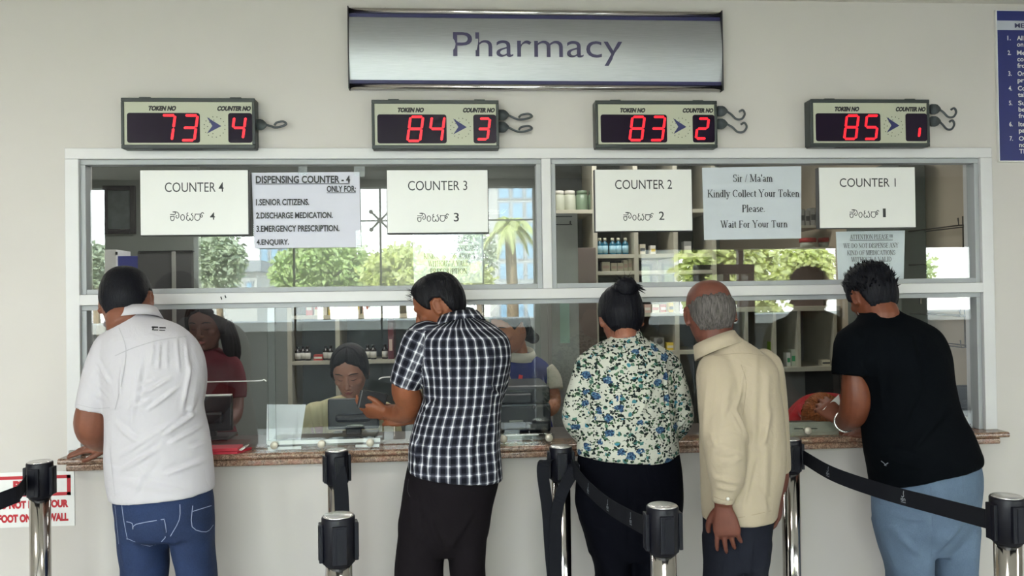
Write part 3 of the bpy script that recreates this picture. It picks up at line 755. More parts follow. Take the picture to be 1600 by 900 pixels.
P5, x5_, y5_ = post(1035, 790.5, 'near steel barrier post in front of the floral blouse, holding a belt end')
P6, x6_, y6_ = post(1234, 686.5, 'thin looking steel barrier post behind the cream shirt, belt running right')
P7, x7_, y7_ = post(1573, 776, 'near steel barrier post at far right, holding a belt end')
hz = HT-.06
# belt of the far left post, running towards the camera's left
e = at(0, 783, y1_-.34)
bm, Q = belt_mesh([(x1_-.02, y1_-.045, hz+.005), ((x1_+e.x)/2, (y1_+e.y)/2-.02, (hz+e.z)/2-.005), (*e,), (e.x-.35, e.y-.3, e.z-.12)])
b = obj('belt', bm, m_belt, P1); belt_logos(P1, b, Q, (.18, .5))
# loose belt of the middle back post
bm, Q = belt_mesh([(x2_+.01, y2_-.042, hz+.01), (x2_+.02, y2_-.05, hz-.06), (x2_+.024, y2_-.052, hz-.15), (x2_+.03, y2_-.05, hz-.26), (x2_+.026, y2_-.046, hz-.4)], twist=(1, 0, -.1))
obj('belt', bm, m_belt, P2)
# belts of the post left of the floral blouse
bm, Q = belt_mesh([(x4_+.03, y4_-.03, hz), *[(x4_+(x5_-x4_)*t+.02*(1-t), y4_+(y5_-y4_)*t-.02, hz-.035*math.sin(PI*t)) for t in (.25, .5, .75)], (x5_-.03, y5_+.035, hz)])
b = obj('belt', bm, m_belt, P4); belt_logos(P4, b, Q, (.3, .53, .77))
q = [at(858, 703, y4_-.02), at(848, 730, y4_-.05), at(856, 800, y4_-.05), at(864, 900, y4_-.05)]
bm, Q = belt_mesh([(x4_-.03, y4_-.01, hz+.02), (q[1].x, q[1].y, q[1].z), (q[2].x, q[2].y, q[2].z), (q[3].x, q[3].y, q[3].z), (q[3].x+.05, q[3].y, .2)], twist=(1, 0, .1), hw=.02)
obj('belt', bm, m_belt, P4)
q = [at(896, 735, y4_-.06), at(876, 775, y4_-.07), at(868, 830, y4_-.06)]
bm, Q = belt_mesh([(x4_+.03, y4_-.035, hz+.01), (q[0].x, q[0].y, q[0].z), (q[1].x, q[1].y, q[1].z), (q[2].x, q[2].y, q[2].z), (q[2].x-.002, q[2].y, q[2].z-.3)], twist=(1, 0, .3), hw=.02)
obj('belt', bm, m_belt, P4)
# belt across the black shirt
bm, Q = belt_mesh([(x6_+.04, y6_-.02, hz), *[(x6_+(x7_-x6_)*t, y6_+(y7_-y6_)*t-.01, hz-.022*math.sin(PI*t)) for t in (.25, .5, .75)], (x7_-.04, y7_+.02, hz)])
b = obj('belt', bm, m_belt, P6); belt_logos(P6, b, Q, (.23, .62))
# ------------------------------------------------------------------ things on and behind the counter
m_cream = mat('cream_laminate', (176, 172, 156), .45)
m_greyback = mat('grey_blue_back_panel', (104, 114, 120), .5)
m_greypanel = mat('light_grey_laminate', (150, 150, 146), .45)
m_brownpanel = mat('brown_grey_laminate', (104, 92, 86), .5)
m_darkpanel = mat('charcoal_laminate', (74, 74, 76), .5)
m_navyplastic = mat('navy_black_plastic', (16, 20, 30), .35)
m_white = mat('white_plastic', (222, 222, 220), .4)
m_label = mat('white_label_paper', (214, 212, 204), .6)
def rbox(bm, pxl, pyt, pxr, pyb, Y, d, bev=0.0, z0=None):
    a, b, c, e = rect(pxl, pyt, pxr, pyb, Y)
    return box(bm, a, b, Y, Y+d, c if z0 is None else z0, e, bev)
def one(name, bm, m, label, cat, group=None, smooth=False):
    co = [v.co for v in bm.verts]; c = Vector(((min(v.x for v in co)+max(v.x for v in co))/2, (min(v.y for v in co)+max(v.y for v in co))/2, min(v.z for v in co)))
    return tag(obj(name, bm, m, loc=c, smooth=smooth), label, cat, group)

def shelf_unit(name, posts, boards, Y, d, z_top, label, back=m_greyback, frame=m_cream, th=.022):
    x0, x1 = at(posts[0], 500, Y).x, at(posts[-1], 500, Y).x
    r = thing(name, ((x0+x1)/2, Y, 0), label, 'shelf unit')
    bm = BM(); box(bm, x0, x1, Y+d, Y+d+.012, .08, z_top); obj('back_panel', bm, back, r)
    for p in posts:
        x = at(p, 500, Y).x; obj('upright', box(BM(), x-.013, x+.013, Y, Y+d, 0, z_top, .001), frame, r)
    zs = []
    for y_ in boards:
        z = at((posts[0]+posts[-1])/2, y_, Y).z; zs.append(z)
        obj('board', box(BM(), x0+.013, x1-.013, Y+.002, Y+d, z-th, z, .001), frame, r)
    for z in (.1, .5, z_top-.001): obj('board', box(BM(), x0+.013, x1-.013, Y+.002, Y+d, z-th, z-.001, .001), frame, r)
    return zs
YL = 1.9
zl = shelf_unit('medicine_shelf', (452, 527, 654, 760), (491, 562), YL, .34, at(550, 448, YL).z, 'cream framed medicine shelf with grey back at the left of the dispensary')
def bottle(x, y, z, h, r, mc, ml, mk, label, group):
    t = thing('medicine_bottle', (x, y, z), label, 'bottle', group)
    bm = BM(); lathe(bm, (x, y, z), [(0, 0), (r*.94, 0), (r, h*.03), (r, h*.62), (r*.86, h*.7), (r*.42, h*.78), (r*.4, h*.84), (0, h*.84)], 16); obj('body', bm, mc, t, True)
    bm = BM(); lathe(bm, (x, y, z+h*.83), [(0, 0), (r*.5, 0), (r*.52, h*.16), (r*.46, h*.17), (0, h*.17)], 14); obj('cap', bm, mk, t, True)
    bm = BM(); lathe(bm, (x, y, z), [(r*1.012, h*.12), (r*1.012, h*.54)], 16); obj('label_wrap', bm, ml, t, True)
    return t
m_amber = mat('dark_amber_glass', (34, 24, 22), .15); m_capdark = mat('black_cap', (30, 30, 32), .4); m_capw = mat('white_cap', (216, 214, 206), .4)
z = zl[1]
b0 = None; G = 'dark medicine bottles on the left shelf'
for k, px in enumerate((465.5, 473, 480.5, 508.5, 516.5, 574, 583.5, 601)):
    x = at(px, 550, YL+.06).x
    if b0 is None: b0 = bottle(x, YL+.06, z, .088, .0185, m_amber, m_label, m_capdark, 'small dark bottle with white label on the left medicine shelf', G); bx = x
    else: copy_thing(b0, (x-bx, .02*(k % 2), 0))
z = zl[1]
def carton(pxl, pxr, hpx, Y, z, m, label, group, strip=None, d=.05):
    x0, x1 = at(pxl, 480, Y).x, at(pxr, 480, Y).x; h = hpx*(Y+3)/FPX
    bm = BM(); box(bm, x0, x1, Y, Y+d, z, z+h, .001)
    r = one('medicine_carton', bm, m, label, 'carton', group)
    if strip: obj('printed_band', box(BM(), x0+.003, x1-.003, Y-.0008, Y, z+h*.3, z+h*.62), strip, r)
    return r
m_redp = mat('red_carton', (172, 54, 50), .55); m_yel = mat('yellow_carton', (206, 178, 60), .55); m_grn = mat('green_carton_band', (60, 140, 92), .55)
m_ctn = mat('cream_carton', (206, 198, 178), .6); m_pink = mat('pinkish_carton', (196, 168, 156), .6); m_blueb = mat('teal_blue_band', (54, 110, 130), .55); m_lime = mat('lime_green_carton', (128, 160, 58), .55)
carton(489, 503, 9, YL+.05, z, m_redp, 'red carton between the dark bottles on the left shelf', None, m_label)
z = zl[0]
G = 'cartons along the upper board of the left shelf'
for a, b, h, m, s in ((478, 488, 26, m_redp, m_label), (491, 500, 30, m_ctn, m_redp), (503, 511, 26, m_label, None), (513, 520, 28, m_yel, m_label), (531, 540, 26, m_pink, m_redp),
                      (543, 551, 28, m_yel, None), (553, 562, 27, m_ctn, m_yel), (566, 576, 24, m_pink, m_redp), (584, 596, 28, m_label, m_grn), (600, 607, 24, m_ctn, m_grn), (610, 620, 26, m_redp, None)):
    carton(a, b, h, YL+.03, z, m, 'small printed carton on the upper board of the left medicine shelf', G, s)
bm = BM(); rbox(bm, 606, 497, 615, 562, YL+.04, .2, .002, z0=zl[1]); r = one('box_file', bm, mat('maroon_box_file', (92, 38, 48), .5), 'tall maroon box file at the right end of the left shelf', 'box file')
obj('spine_label', box(BM(), *rect(608, 530, 613, 548, YL+.04)[:2], YL+.0385, YL+.04, *rect(608, 530, 613, 548, YL+.04)[2:]), m_pink, r)

# right-hand shelving
YR = 1.5
zr = shelf_unit('compartment_shelving', (866, 932, 996, 1058, 1118), (327, 397, 423, 489, 549), YR, .36, 2.45, 'cream compartment shelving of jars and cartons at the right of the dispensary', mat('charcoal_green_back', (60, 66, 64), .55))
m_jarg = mat('pale_green_jar', (120, 140, 118), .3); m_jarw = mat('milky_plastic_jar', (176, 180, 164), .4)
def jar(px, m, label, group=None):
    x = at(px, 310, YR+.09).x; y = YR+.09; z = zr[0]
    t = thing('plastic_jar', (x, y, z), label, 'jar', group); h, r = .118, .036
    bm = BM(); lathe(bm, (x, y, z), [(0, 0), (r*.93, 0), (r, .006), (r, h*.74), (r*.8, h*.82), (0, h*.82)], 20); obj('body', bm, m, t, True)
    bm = BM(); lathe(bm, (x, y, z+h*.82), [(0, 0), (r*.86, 0), (r*.86, h*.16), (r*.8, h*.18), (0, h*.18)], 20); obj('lid', bm, m_capw if m is m_jarw else m_jarg, t, True)
jar(873, m_jarw, 'milky white jar at the left end of the top shelf beside the mullion'); jar(890, m_jarw, 'milky white jar beside the green jars on the top shelf')
jar(909, m_jarg, 'pale green jar next to the milky ones on the top shelf'); jar(928, m_jarg, 'pale green jar half hidden by the board for the second counter')
m_teal = mat('teal_mouthwash', (28, 92, 116), .2); b0 = None
for k, px in enumerate((937, 945, 957, 966, 977)):
    y = YR+.07; x = at(px, 385, y).x
    if b0 is None: b0 = bottle(x, y, zr[1], .098, .019, m_teal, mat('pale_blue_label', (150, 190, 206), .5), mat('cream_cap', (206, 202, 180), .4), 'teal bottle with cream cap in the shelving under the second board', 'teal bottles in a row'); bx = x
    else: copy_thing(b0, (x-bx, 0, 0))
G = 'cream cartons under the teal bottles'
for a, b, h in ((942, 954, 15), (956, 965, 13), (966, 975, 13), (975.5, 982, 18), (982.5, 989, 20)):
    carton(a, b, h, YR+.05, zr[2], m_ctn, 'cream medicine carton on the board below the teal bottles', G, m_pink)
carton(1001, 1010, 16, YR+.04, zr[1], m_ctn, 'cream carton alone at left in the dark shelf bay', None, m_darkpanel)
carton(1018, 1026, 14, YR+.04, zr[1], m_label, 'white carton standing right of a cream one in the dark bay', None, m_yel)
carton(1070, 1082, 20, YR+.04, zr[1], m_greypanel, 'grey carton under the Sir / Ma\'am sheet', None, m_label)
G = 'cartons on the board left of the bald head'
for a, b, h, m, s in ((1007, 1017, 13, m_pink, m_label), (1019, 1030, 13, m_ctn, m_redp), (1032, 1041, 13, m_redp, m_label), (1045, 1053, 15, m_yel, m_darkpanel)):
    carton(a, b, h, YR+.03, zr[3], m, 'small carton on the shelf board between the bun and the bald head', G, s)
bm = BM(); rbox(bm, 1022, 527, 1038, 546, YR+.05, .1, .004, z0=zr[4]); r = one('label_printer', bm, m_greypanel, 'small grey device with round dial on shelf behind the counter', 'device')
c = at(1031, 533, YR+.05); obj('dial', lathe(BM(), (c.x, YR+.043, c.z), [(0, 0), (.016, 0), (.018, .006), (0, .007)], 16, 'y'), m_darkpanel, r, True)
carton(1041, 1053, 12, YR+.04, zr[4], m_yel, 'yellow carton beside the grey device', None, m_ctn)
# jars and packs at the far right above the service window's right half
G = 'dark packs seen between the two right boards'
zz = at(1268, 352, YR).z
bm = BM(); rbox(bm, 1252, 352, 1288, 356, YR-.05, .3, .001); one('shelf_board', bm, m_cream, 'short cream shelf board between the two right hand boards', 'shelf')
for k, (a, b, h) in enumerate(((1254, 1260, 26), (1261, 1268, 24), (1269, 1277, 28), (1279, 1285, 22))): carton(a, b, h, YR, zz, m_greypanel, 'grey green pack on the short shelf between the right boards', G, m_darkpanel)
bm = BM(); rbox(bm, 1244, 386, 1320, 390, YR-.05, .3, .001); one('shelf_board', bm, m_cream, 'cream shelf board carrying two red lidded tubs', 'shelf')
zz = at(1280, 386, YR).z
for px, lb in ((1262, 'red lidded tub on the right shelf, the one nearer the Sir / Ma\'am sheet'), (1291, 'red lidded tub behind the top edge of the small notice')):
    x = at(px, 378, YR+.05).x; t = thing('lidded_tub', (x, YR+.05, zz), lb, 'tub')
    obj('body', lathe(BM(), (x, YR+.05, zz), [(0, 0), (.04, 0), (.044, .03), (0, .031)], 18), m_jarw, t, True)
    obj('lid', lathe(BM(), (x, YR+.05, zz+.031), [(0, 0), (.048, 0), (.048, .022), (.044, .025), (0, .025)], 18), m_redp, t, True)
# pigeonhole rack
YP = 1.35
r = thing('pigeonhole_rack', (at(1225, 575, YP).x, YP, 0), 'grey cream pigeonhole rack with tall compartments behind the counter', 'rack')
zt, zb = at(1225, 483, YP).z, at(1225, 577, YP).z; xa, xb = at(1140, 500, YP).x, min(at(1318, 500, YP).x, IX1-.015)
obj('top_board', box(BM(), xa, xb, YP, YP+.4, zt-.012, zt+.012), m_cream, r); obj('bottom_board', box(BM(), xa, xb, YP-.02, YP+.4, zb-.012, zb+.012), m_cream, r)
obj('back_panel', box(BM(), xa, xb, YP+.4, YP+.41, .1, zt+.3), m_greypanel, r)
for p in (1142, 1167, 1211, 1249, 1306):
    x = at(p, 520, YP).x; obj('divider', box(BM(), x-.009, x+.009, YP+.004, YP+.399, zb+.012, zt-.012), m_cream, r)
for x in (xa+.02, xb-.02): obj('leg', box(BM(), x-.02, x+.02, YP+.02, YP+.38, 0, zb-.012), m_darkpanel, r)
obj('upper_back', box(BM(), xa, xb, YP+.2, YP+.22, zt+.012, zt+.34), m_brownpanel, r)
zz = zb+.012
for a, b, h, m, s, lb in ((1228, 1234, 22, m_label, m_grn, 'narrow white and green pack in the pigeonhole rack'), (1235, 1246, 27, m_jarw, m_grn, 'white and green pack, the larger of two in the rack'), (1203, 1210, 40, m_lime, None, 'tall lime green pack in the pigeonhole rack'),
                       (1283, 1296, 9, m_ctn, m_darkpanel, 'low cream pack at the rack\'s right compartment')):
    carton(a, b, h, YP+.04, zz, m, lb, None, s)
# cupboard between the windows, picture, partition, binders
YC = .95
r = thing('grey_cupboard', (at(883, 600, YC).x, YC, 0), 'tall light grey cupboard behind the mullion', 'cupboard')
bm = BM(); rbox(bm, 862, 333, 905, 700, YC, .5, .002, z0=0.0); obj('body', bm, m_greypanel, r)
for y_ in (333.5, 346): 
    bm = BM(); rbox(bm, 867, y_+4, 894, y_+5.5, YC-.004, .004); obj('groove', bm, m_dark, r)
bm = BM(); rbox(bm, 890.5, 345, 892.5, 351, YC-.014, .014, .001); obj('handle', bm, m_dark, r)
bm = BM(); rbox(bm, 875, 472, 890, 536, YC-.003, .002); r2 = one('paper_strip', bm, mat('pale_green_sheet', (150, 176, 164), .6), 'pale green paper strip stuck on the grey cupboard', 'paper')
bm = BM(); rbox(bm, 901, 387, 933, 640, YR-.06, .05, .002, z0=.2); one('brown_panel', bm, m_brownpanel, 'brown grey panel standing left of the teal bottles', 'panel')
YD = 2.4
r = thing('picture_frame', at(184, 330, YD), 'dark framed picture on the dispensary wall at upper left', 'picture')
a, b, c, d = rect(160, 290, 210, 365, YD); fw = .03
for q in ((a, a+fw, c, d), (b-fw, b, c, d), (a+fw, b-fw, c, c+fw), (a+fw, b-fw, d-fw, d)): obj('frame_side', box(BM(), q[0], q[1], YD, YD+.03, q[2], q[3], .003), mat('dark_wood_frame', (52, 48, 56), .4), r)
obj('picture', box(BM(), a+fw, b-fw, YD+.012, YD+.03, c+fw, d-fw), mat('grey_print', (112, 120, 122), .4, var=.2, scale=20), r)
bm = BM(); rbox(bm, 110, 250, 310, 640, YD+.035, .06, 0, z0=0.0); structure('wall_partition', bm, m_wallin)
r = thing('grey_partition', (at(258, 600, 1.5).x, 1.5, 0), 'charcoal desk partition at the left of the dispensary', 'partition')
bm = BM(); rbox(bm, 216, 393, 300, 640, 1.5, .04, .002, z0=0.0); obj('panel', bm, m_darkpanel, r)
bm = BM(); rbox(bm, 269, 393, 275, 640, 1.49, .012, .001, z0=0.02); obj('post', bm, m_greypanel, r)
bm = BM(); rbox(bm, 216, 391.5, 300, 393.5, 1.495, .05, .001); obj('top_rail', bm, m_dark, r)
bm = BM(); rbox(bm, 150, 447, 216, 640, 1.55, .4, .002, z0=0.0); r = one('low_cabinet', bm, m_greypanel, 'light grey low cabinet carrying a blue binder and a white box', 'cabinet')
for q in ((151, 182.5), (183.5, 215)):
    bm = BM(); rbox(bm, q[0], 450, q[1], 640, 1.545, .005, .001, z0=.1); obj('door', bm, m_cream, r)
zc = at(183, 447, 1.55).z
bm = BM(); rbox(bm, 182, 400, 216, 447, 1.62, .25, .003, z0=zc); r = one('box_file', bm, mat('ultramarine_binder', (44, 52, 132), .45), 'ultramarine blue binder behind the white shirted man\'s head', 'binder')
bm = BM(); rbox(bm, 194, 425, 204, 440, 1.6185, .0015); obj('spine_label', bm, m_label, r)
bm = BM(); rbox(bm, 163, 390, 182, 447, 1.6, .2, .003, z0=zc); r = one('white_box', bm, m_white, 'plain white box standing left of the blue binder', 'box')
bm = BM(); rbox(bm, 180, 393.5, 183.5, 398, 1.597, .004, .001); obj('latch', bm, m_dark, r)
# cupboard and wire racks on the right wall
bm = BM(); rbox(bm, 1408, 250, 1449, 640, .52, .5, .003, z0=0.0); r = one('tall_cupboard', bm, mat('slate_cupboard', (92, 98, 92), .5), 'slate grey tall cupboard against the right dispensary wall', 'cupboard')
bm = BM(); rbox(bm, 1438, 440, 1440, 475, .512, .01, .001); obj('handle', bm, m_steel, r)
m_wire = mat('dark_wire', (56, 52, 48), .4, .5)
def wire_rack(y0, tiers, label):
    xw = IX1-.002; r = thing('wire_rack', (xw, .3, at(1510, tiers[-1], .3).z), label, 'wire rack')
    zs = [at(1512, t, .3).z for t in tiers]
    for x in (.03, .11):
        for z in zs: obj('rail', tube(BM(), [(xw-x, .13, z, .003), (xw-x, .5, z+.004, .003)], 6), m_wire, r, True)
    for z in zs:
        obj('end_wire', tube(BM(), [(xw-.002, .13, z, .003), (xw-.115, .13, z, .003), (xw-.118, .13, z+.03, .003)], 6), m_wire, r, True)
    for yy in (.2, .27): obj('upright', tube(BM(), [(xw-.004, yy, zs[0]+.05, .003), (xw-.004, yy, zs[-1]-.01, .003)], 6), m_wire, r, True)
wire_rack(.1, (357, 412), 'wire rack on the beige wall above the window rail'); wire_rack(.1, (492, 538), 'wire rack on the beige wall below the window rail')
# desk behind the glass (lower, with the seats of the staff)
r = thing('inner_desk', (.3, .9, 0), 'plain dark desk along the inside of the service counter', 'desk')
obj('desk_top', box(BM(), WX0+.1, WX1-.62, .13, .3, .93, .955, .003), m_darkpanel, r)
for x in (WX0+.14, WX1-.66): obj('support', box(BM(), x-.015, x+.015, .14, .29, 0, .93, .001), m_darkpanel, r)

# monitors with their backs to the window
def monitor(pxl, pyt, pxr, pyb, Y, label, edge):
    a, b, c, d = rect(pxl, pyt, pxr, pyb, Y); r = thing('computer_monitor', ((a+b)/2, Y+.05, WZ0), label, 'monitor')
    obj('housing', box(BM(), a, b, Y, Y+.03, max(c, WZ0+.03), d, .006), m_navyplastic, r)
    obj('back_bulge', box(BM(), a+.03, b-.03, Y-.02, Y+.002, max(c, WZ0+.03)+.03, d-.06, .012), m_navyplastic, r)
    obj('screen', box(BM(), a+.01, b-.01, Y+.0302, Y+.032, max(c, WZ0+.03)+.01, d-.012), mat('lit_monitor_glass', (90, 110, 130), .2), r)
    obj('stand', box(BM(), (a+b)/2-.03, (a+b)/2+.03, Y+.005, Y+.028, WZ0+.008, max(c, WZ0+.03)+.05, .003), m_dark, r)
    obj('foot', box(BM(), (a+b)/2-.09, (a+b)/2+.09, Y-.05, Y+.11, WZ0, WZ0+.009, .003), m_dark, r)
    if edge: obj('top_edge', box(BM(), a+.004, b-.004, Y-.002, Y+.03, d-.001, d+.004, .001), m_white, r)
monitor(286, 619, 362, 690, .26, 'dark monitor back with pale top edge beside the white shirt', True)
monitor(512, 623, 592, 688, .22, 'dark monitor back in front of the seated woman', False)
# printer
Yp = .2; a, b, c, d = rect(772, 604, 861, 679, Yp); c = WZ0
r = thing('office_printer', ((a+b)/2, Yp+.15, c), 'black office printer on the counter right of the checked shirt', 'printer')
H_ = d-c
obj('body', box(BM(), a, b, Yp, Yp+.32, c, c+H_*.62, .012), m_navyplastic, r)
obj('scanner_lid', box(BM(), a+.02, b, Yp+.02, Yp+.32, c+H_*.62, d, .014), mat('slate_black_plastic', (28, 33, 40), .4), r)
obj('control_panel', box(BM(), a+.02, a+.15, Yp-.03, Yp+.05, c+H_*.66, c+H_*.86, .006, Matrix.Translation((0, 0, 0))), m_navyplastic, r)
obj('output_slot', box(BM(), a+.02, b-.06, Yp-.004, Yp+.01, c+H_*.58, c+H_*.62), mat('grey_trim', (96, 104, 112), .35), r)
pb = obj('paper_drawer', box(BM(), a+.04, a+.125, Yp-.008, Yp+.01, c+.012, c+H_*.24, .003), mat('blue_grey_panel', (78, 84, 100), .4), r)
obj('drawer_grip', box(BM(), a+.06, a+.115, Yp-.012, Yp-.002, c+H_*.25, c+H_*.29, .001), m_greypanel, r)
obj('side_drawer', box(BM(), a+.135, b-.012, Yp-.006, Yp+.01, c+.012, c+H_*.2, .003), m_darkpanel, r)
obj('knob', lathe(BM(), (b-.07, Yp-.006, c+H_*.55), [(0, 0), (.008, 0), (.008, .012), (0, .012)], 12, 'y'), m_darkpanel, r, True)
# clear plastic guards with round standoffs along the counter edge
m_acr = glass('clear_acrylic', (.94, .96, .95), 1.5)
m_knob = mat('satin_nickel_knob', (196, 190, 174), .4, metal=.3)
m_strip = mat('white_paper_strip', (236, 236, 234), .55)
def frosted():
    q = NT('frosted_acrylic'); tr = q.n('ShaderNodeBsdfTransparent'); mx_ = q.n('ShaderNodeMixShader'); mx_.inputs[0].default_value = .5
    q.b.inputs['Base Color'].default_value = col4((150, 156, 140)); q.b.inputs['Roughness'].default_value = .25
    q.l(tr.outputs[0], mx_.inputs[1]); q.l(q.b.outputs[0], mx_.inputs[2]); q.l(mx_.outputs[0], q.out.inputs[0]); return q.m
m_frost = frosted()
def guard(pxl, pxr, pyl, pyr, hpx, knobs, strips, label, m_acr=m_acr):
    Y = -.035; A_, B_ = at(pxl, pyl, Y), at(pxr, pyr, Y); h = hpx*2.97/FPX
    r = thing('acrylic_guard', ((A_.x+B_.x)/2, Y, WZ0), label, 'counter guard', None)
    obj('sheet', box(BM(), A_.x, B_.x, Y, Y+.004, WZ0+.001, WZ0+.001+h, .0005), m_acr, r)
    for px, py in knobs:
        p = at(px, py, Y-.012); obj('standoff', lathe(BM(), (p.x, Y-.014, WZ0+.022), [(0, 0), (.0125, .0), (.014, .002), (.014, .009), (0, .010)], 20, 'y'), m_knob, r, True)
        obj('peg', lathe(BM(), (p.x, Y+.004, WZ0+.022), [(.006, 0), (.006, .05)], 10, 'y'), m_knob, r, True)
    for s0, s1, z0, z1 in strips:
        obj('paper_strip', box(BM(), at(s0, 690, Y).x, at(s1, 690, Y).x, Y+.0045, Y+.0055, WZ0+z0, WZ0+z1), m_strip, r)
guard(416, 594, 698, 692, 17, ((428, 691), (502, 689), (578, 686)), ((417, 594, .022, .036), (418, 470, .004, .014), (555, 592, .004, .014)), 'clear guard strip with three round knobs and white paper strips on the counter')
guard(779, 867, 690, 688, 15, ((787, 684), (858, 683)), ((790, 842, .03, .036),), 'short clear guard with two round knobs in front of the printer')
guard(1196, 1311, 682, 679, 22, ((1263, 674),), (), 'frosted guard with one round knob right of the cream shirt', m_frost)
bm = BM(); rbox(bm, 1241, 669, 1255, 670.5, -.0365, .001); rbox(bm, 1266, 669, 1277, 670, -.0365, .001); one('tape_mark', bm, m_dark, 'short dark tape marks on the frosted guard right of the cream shirt', 'tape mark', 'tape marks')
# standing white sheet, folder, loose papers, glass edge highlights built as rods
r = paper('white_sheet', [(417, 632), (478, 632), (470, 690), (417, 693)], .09, mat('thin_white_paper', (226, 228, 232), .6), 'white paper sheet standing behind the clear guard left of the seated woman', 'paper sheet', .01)
bm = BM(); z = WZ0+.0005
def flat(name, P, z0, z1, m, label, cat, edge=None):
    bm = BM(); a = [bm.verts.new((x, y, z0)) for x, y in P]; b = [bm.verts.new((x, y, z1)) for x, y in P]
    bm.faces.new(a[::-1]); bm.faces.new(b)
    for i in range(len(P)): bm.faces.new((a[i], a[(i+1) % len(P)], b[(i+1) % len(P)], b[i]))
    return one(name, bm, m, label, cat)
xa, xb = at(300, 700, -.03).x, at(372, 700, -.06).x
r = flat('paper_folder', [(xa, -.07), (xb, -.07), (xb+.03, .012), (xa, .012)], z, z+.008, mat('crimson_card', (178, 40, 58), .5), 'crimson red folder lying on the counter right of the white shirt', 'folder')
bm = BM(); box(bm, xa, xb, -.066, .008, z+.0085, z+.02, .001); obj('cover', bm, MATS['crimson_card'], r)
bm = BM(); prism(bm, [(xb+.001, z+.002), (xb+.02, z+.014), (xb+.022, z+.02), (xb+.001, z+.012)], -.05, .01); obj('white_page', bm, m_label, r)
flat('loose_paper', [(at(136, 708, -.06).x, -.068), (at(200, 708, -.06).x, -.068), (at(200, 708, -.06).x, -.02), (at(142, 708, -.06).x, -.02)], z, z+.006, m_label, 'white paper under the forearm of the man in the white shirt', 'paper sheet')
bm = BM(); rbox(bm, 107, 704, 126, 711.5, -.03, .012, .0005, z0=WZ0); one('paper_pad', bm, m_greypanel, 'small pale pad at the very left end of the counter', 'pad')
for P, lb in (([(308, 597), (360, 596), (405, 595), (412, 593), (416, 596)], 'thin pale rod of the glass opening right of the white shirt'), ([(592, 593), (597, 590), (612, 589), (645, 588)], 'thin pale rod of the glass opening left of the checked shirt')):
    bm = BM(); tube(bm, [(*at(x, y, GY-.006), .0022) for x, y in P], 8, smooth=3); one('glass_edge_highlight', bm, m_white, lb, 'rod', smooth=True)  # white rods stand in for the highlight along the cut glass edges
bm = BM(); tube(bm, [(*at(345, 463.5, -.016), .002), (*at(346.5, 468, -.016), .002)], 6); tube(bm, [(*at(351.5, 461.5, -.016), .002), (*at(353, 465.5, -.016), .002)], 6); one('rail_screw_marks', bm, m_dark, 'two small dark screw marks on the middle rail at left', 'screw')
# third monitor, at the right end
monitor(1440, 603, 1523, 668, .13, 'dark monitor back right of the black T-shirt at the window\'s right end', False)
# ------------------------------------------------------------------ the street behind the photographer (seen mirrored in the panes)
m_conc = mat('pale_concrete_paving', (176, 172, 164), .8, var=.08, scale=1.5)
structure('pavement', box(BM(), -30, 34, -60, RY0-.151, -.12, -.02), m_conc)
m_plant = mat('dark_granite_cladding', (66, 66, 68), .5, var=.15, scale=14); m_cop = mat('white_coping', (226, 226, 222), .5)
LP = 7.0
r = thing('planter_wall', (0, -LP, 0), 'long dark planter wall with white coping, mirrored in the lower panes', 'planter')
zc0, zc1 = mir(560, 516, LP).z, mir(560, 501, LP).z
obj('wall_block', box(BM(), -6, 8.5, -LP-.5, -LP, -.02, zc0), m_plant, r); obj('coping', box(BM(), -6.05, 8.55, -LP-.55, -LP+.04, zc0, zc1, .01), m_cop, r)
m_leaf = [mat('leaf_green', (172, 192, 132), .5, var=.25, scale=3), mat('leaf_yellow_green', (212, 220, 152), .5, var=.25, scale=3), mat('leaf_grey_green', (176, 188, 162), .5, var=.25, scale=3)]
m_bark = mat('pale_bark', (126, 112, 92), .8, var=.2, scale=20, bump=.4, bscale=60)
def leaves(bm, c, R, n, size, seed):
    q = random.Random(seed)
    for _ in range(n):
        while True:
            p = Vector((q.uniform(-1, 1), q.uniform(-1, 1), q.uniform(-1, 1)))
            if .25 < p.length < 1: break
        p = Vector((p.x*R[0], p.y*R[1], p.z*R[2]))*(1+.25*noise.noise(p*2.2+Vector((seed, 0, 0))))+c
        d = Vector((q.gauss(0, 1), q.gauss(0, 1), q.gauss(-.3, .7))).normalized(); a, b = frame_of(d); s = size*q.uniform(.6, 1.3)
        t = q.uniform(0, PI); s2 = (a*math.cos(t)+b*math.sin(t))*s*.32
        m = p+d*s*.5+Vector((0, 0, .1*s))
        bm.faces.new([bm.verts.new(p), bm.verts.new(m+s2), bm.verts.new(p+d*s), bm.verts.new(m-s2)])
def tree(px, py_c, rx_px, rz_px, L, n, size, mi, label, seed, cat='tree'):
    k = (L+3)/FPX; c = mir(px, py_c, L); R = (rx_px*k, rx_px*k*.8, rz_px*k)
    r = thing('leafy_tree', (c.x, c.y, -.02), label, cat)
    bm = BM(); tube(bm, [(c.x, c.y, -.02, .09), (c.x+.05, c.y, c.z*.5, .07), (c.x, c.y+.03, c.z, .04)], 8, smooth=3); obj('trunk', bm, m_bark, r, True)
    bm = BM(); q = random.Random(seed)
    for i in range(7):
        e = c+Vector((q.uniform(-1, 1)*R[0]*.7, q.uniform(-1, 1)*R[1]*.7, q.uniform(-.2, .8)*R[2]))
        tube(bm, [(c.x, c.y, c.z-R[2]*.8 if c.z-R[2]*.8 > .3 else .3, .035), (*(c.lerp(e, .5)), .02), (*e, .008)], 6, smooth=2)
    obj('branches', bm, m_bark, r, True)
    bm = BM(); leaves(bm, c, R, n, size, seed); obj('foliage', bm, m_leaf[mi], r)
tree(338, 408, 42, 46, 13, 2550, .12, 2, 'grey green tree mirrored below the board for the fourth counter', 1)
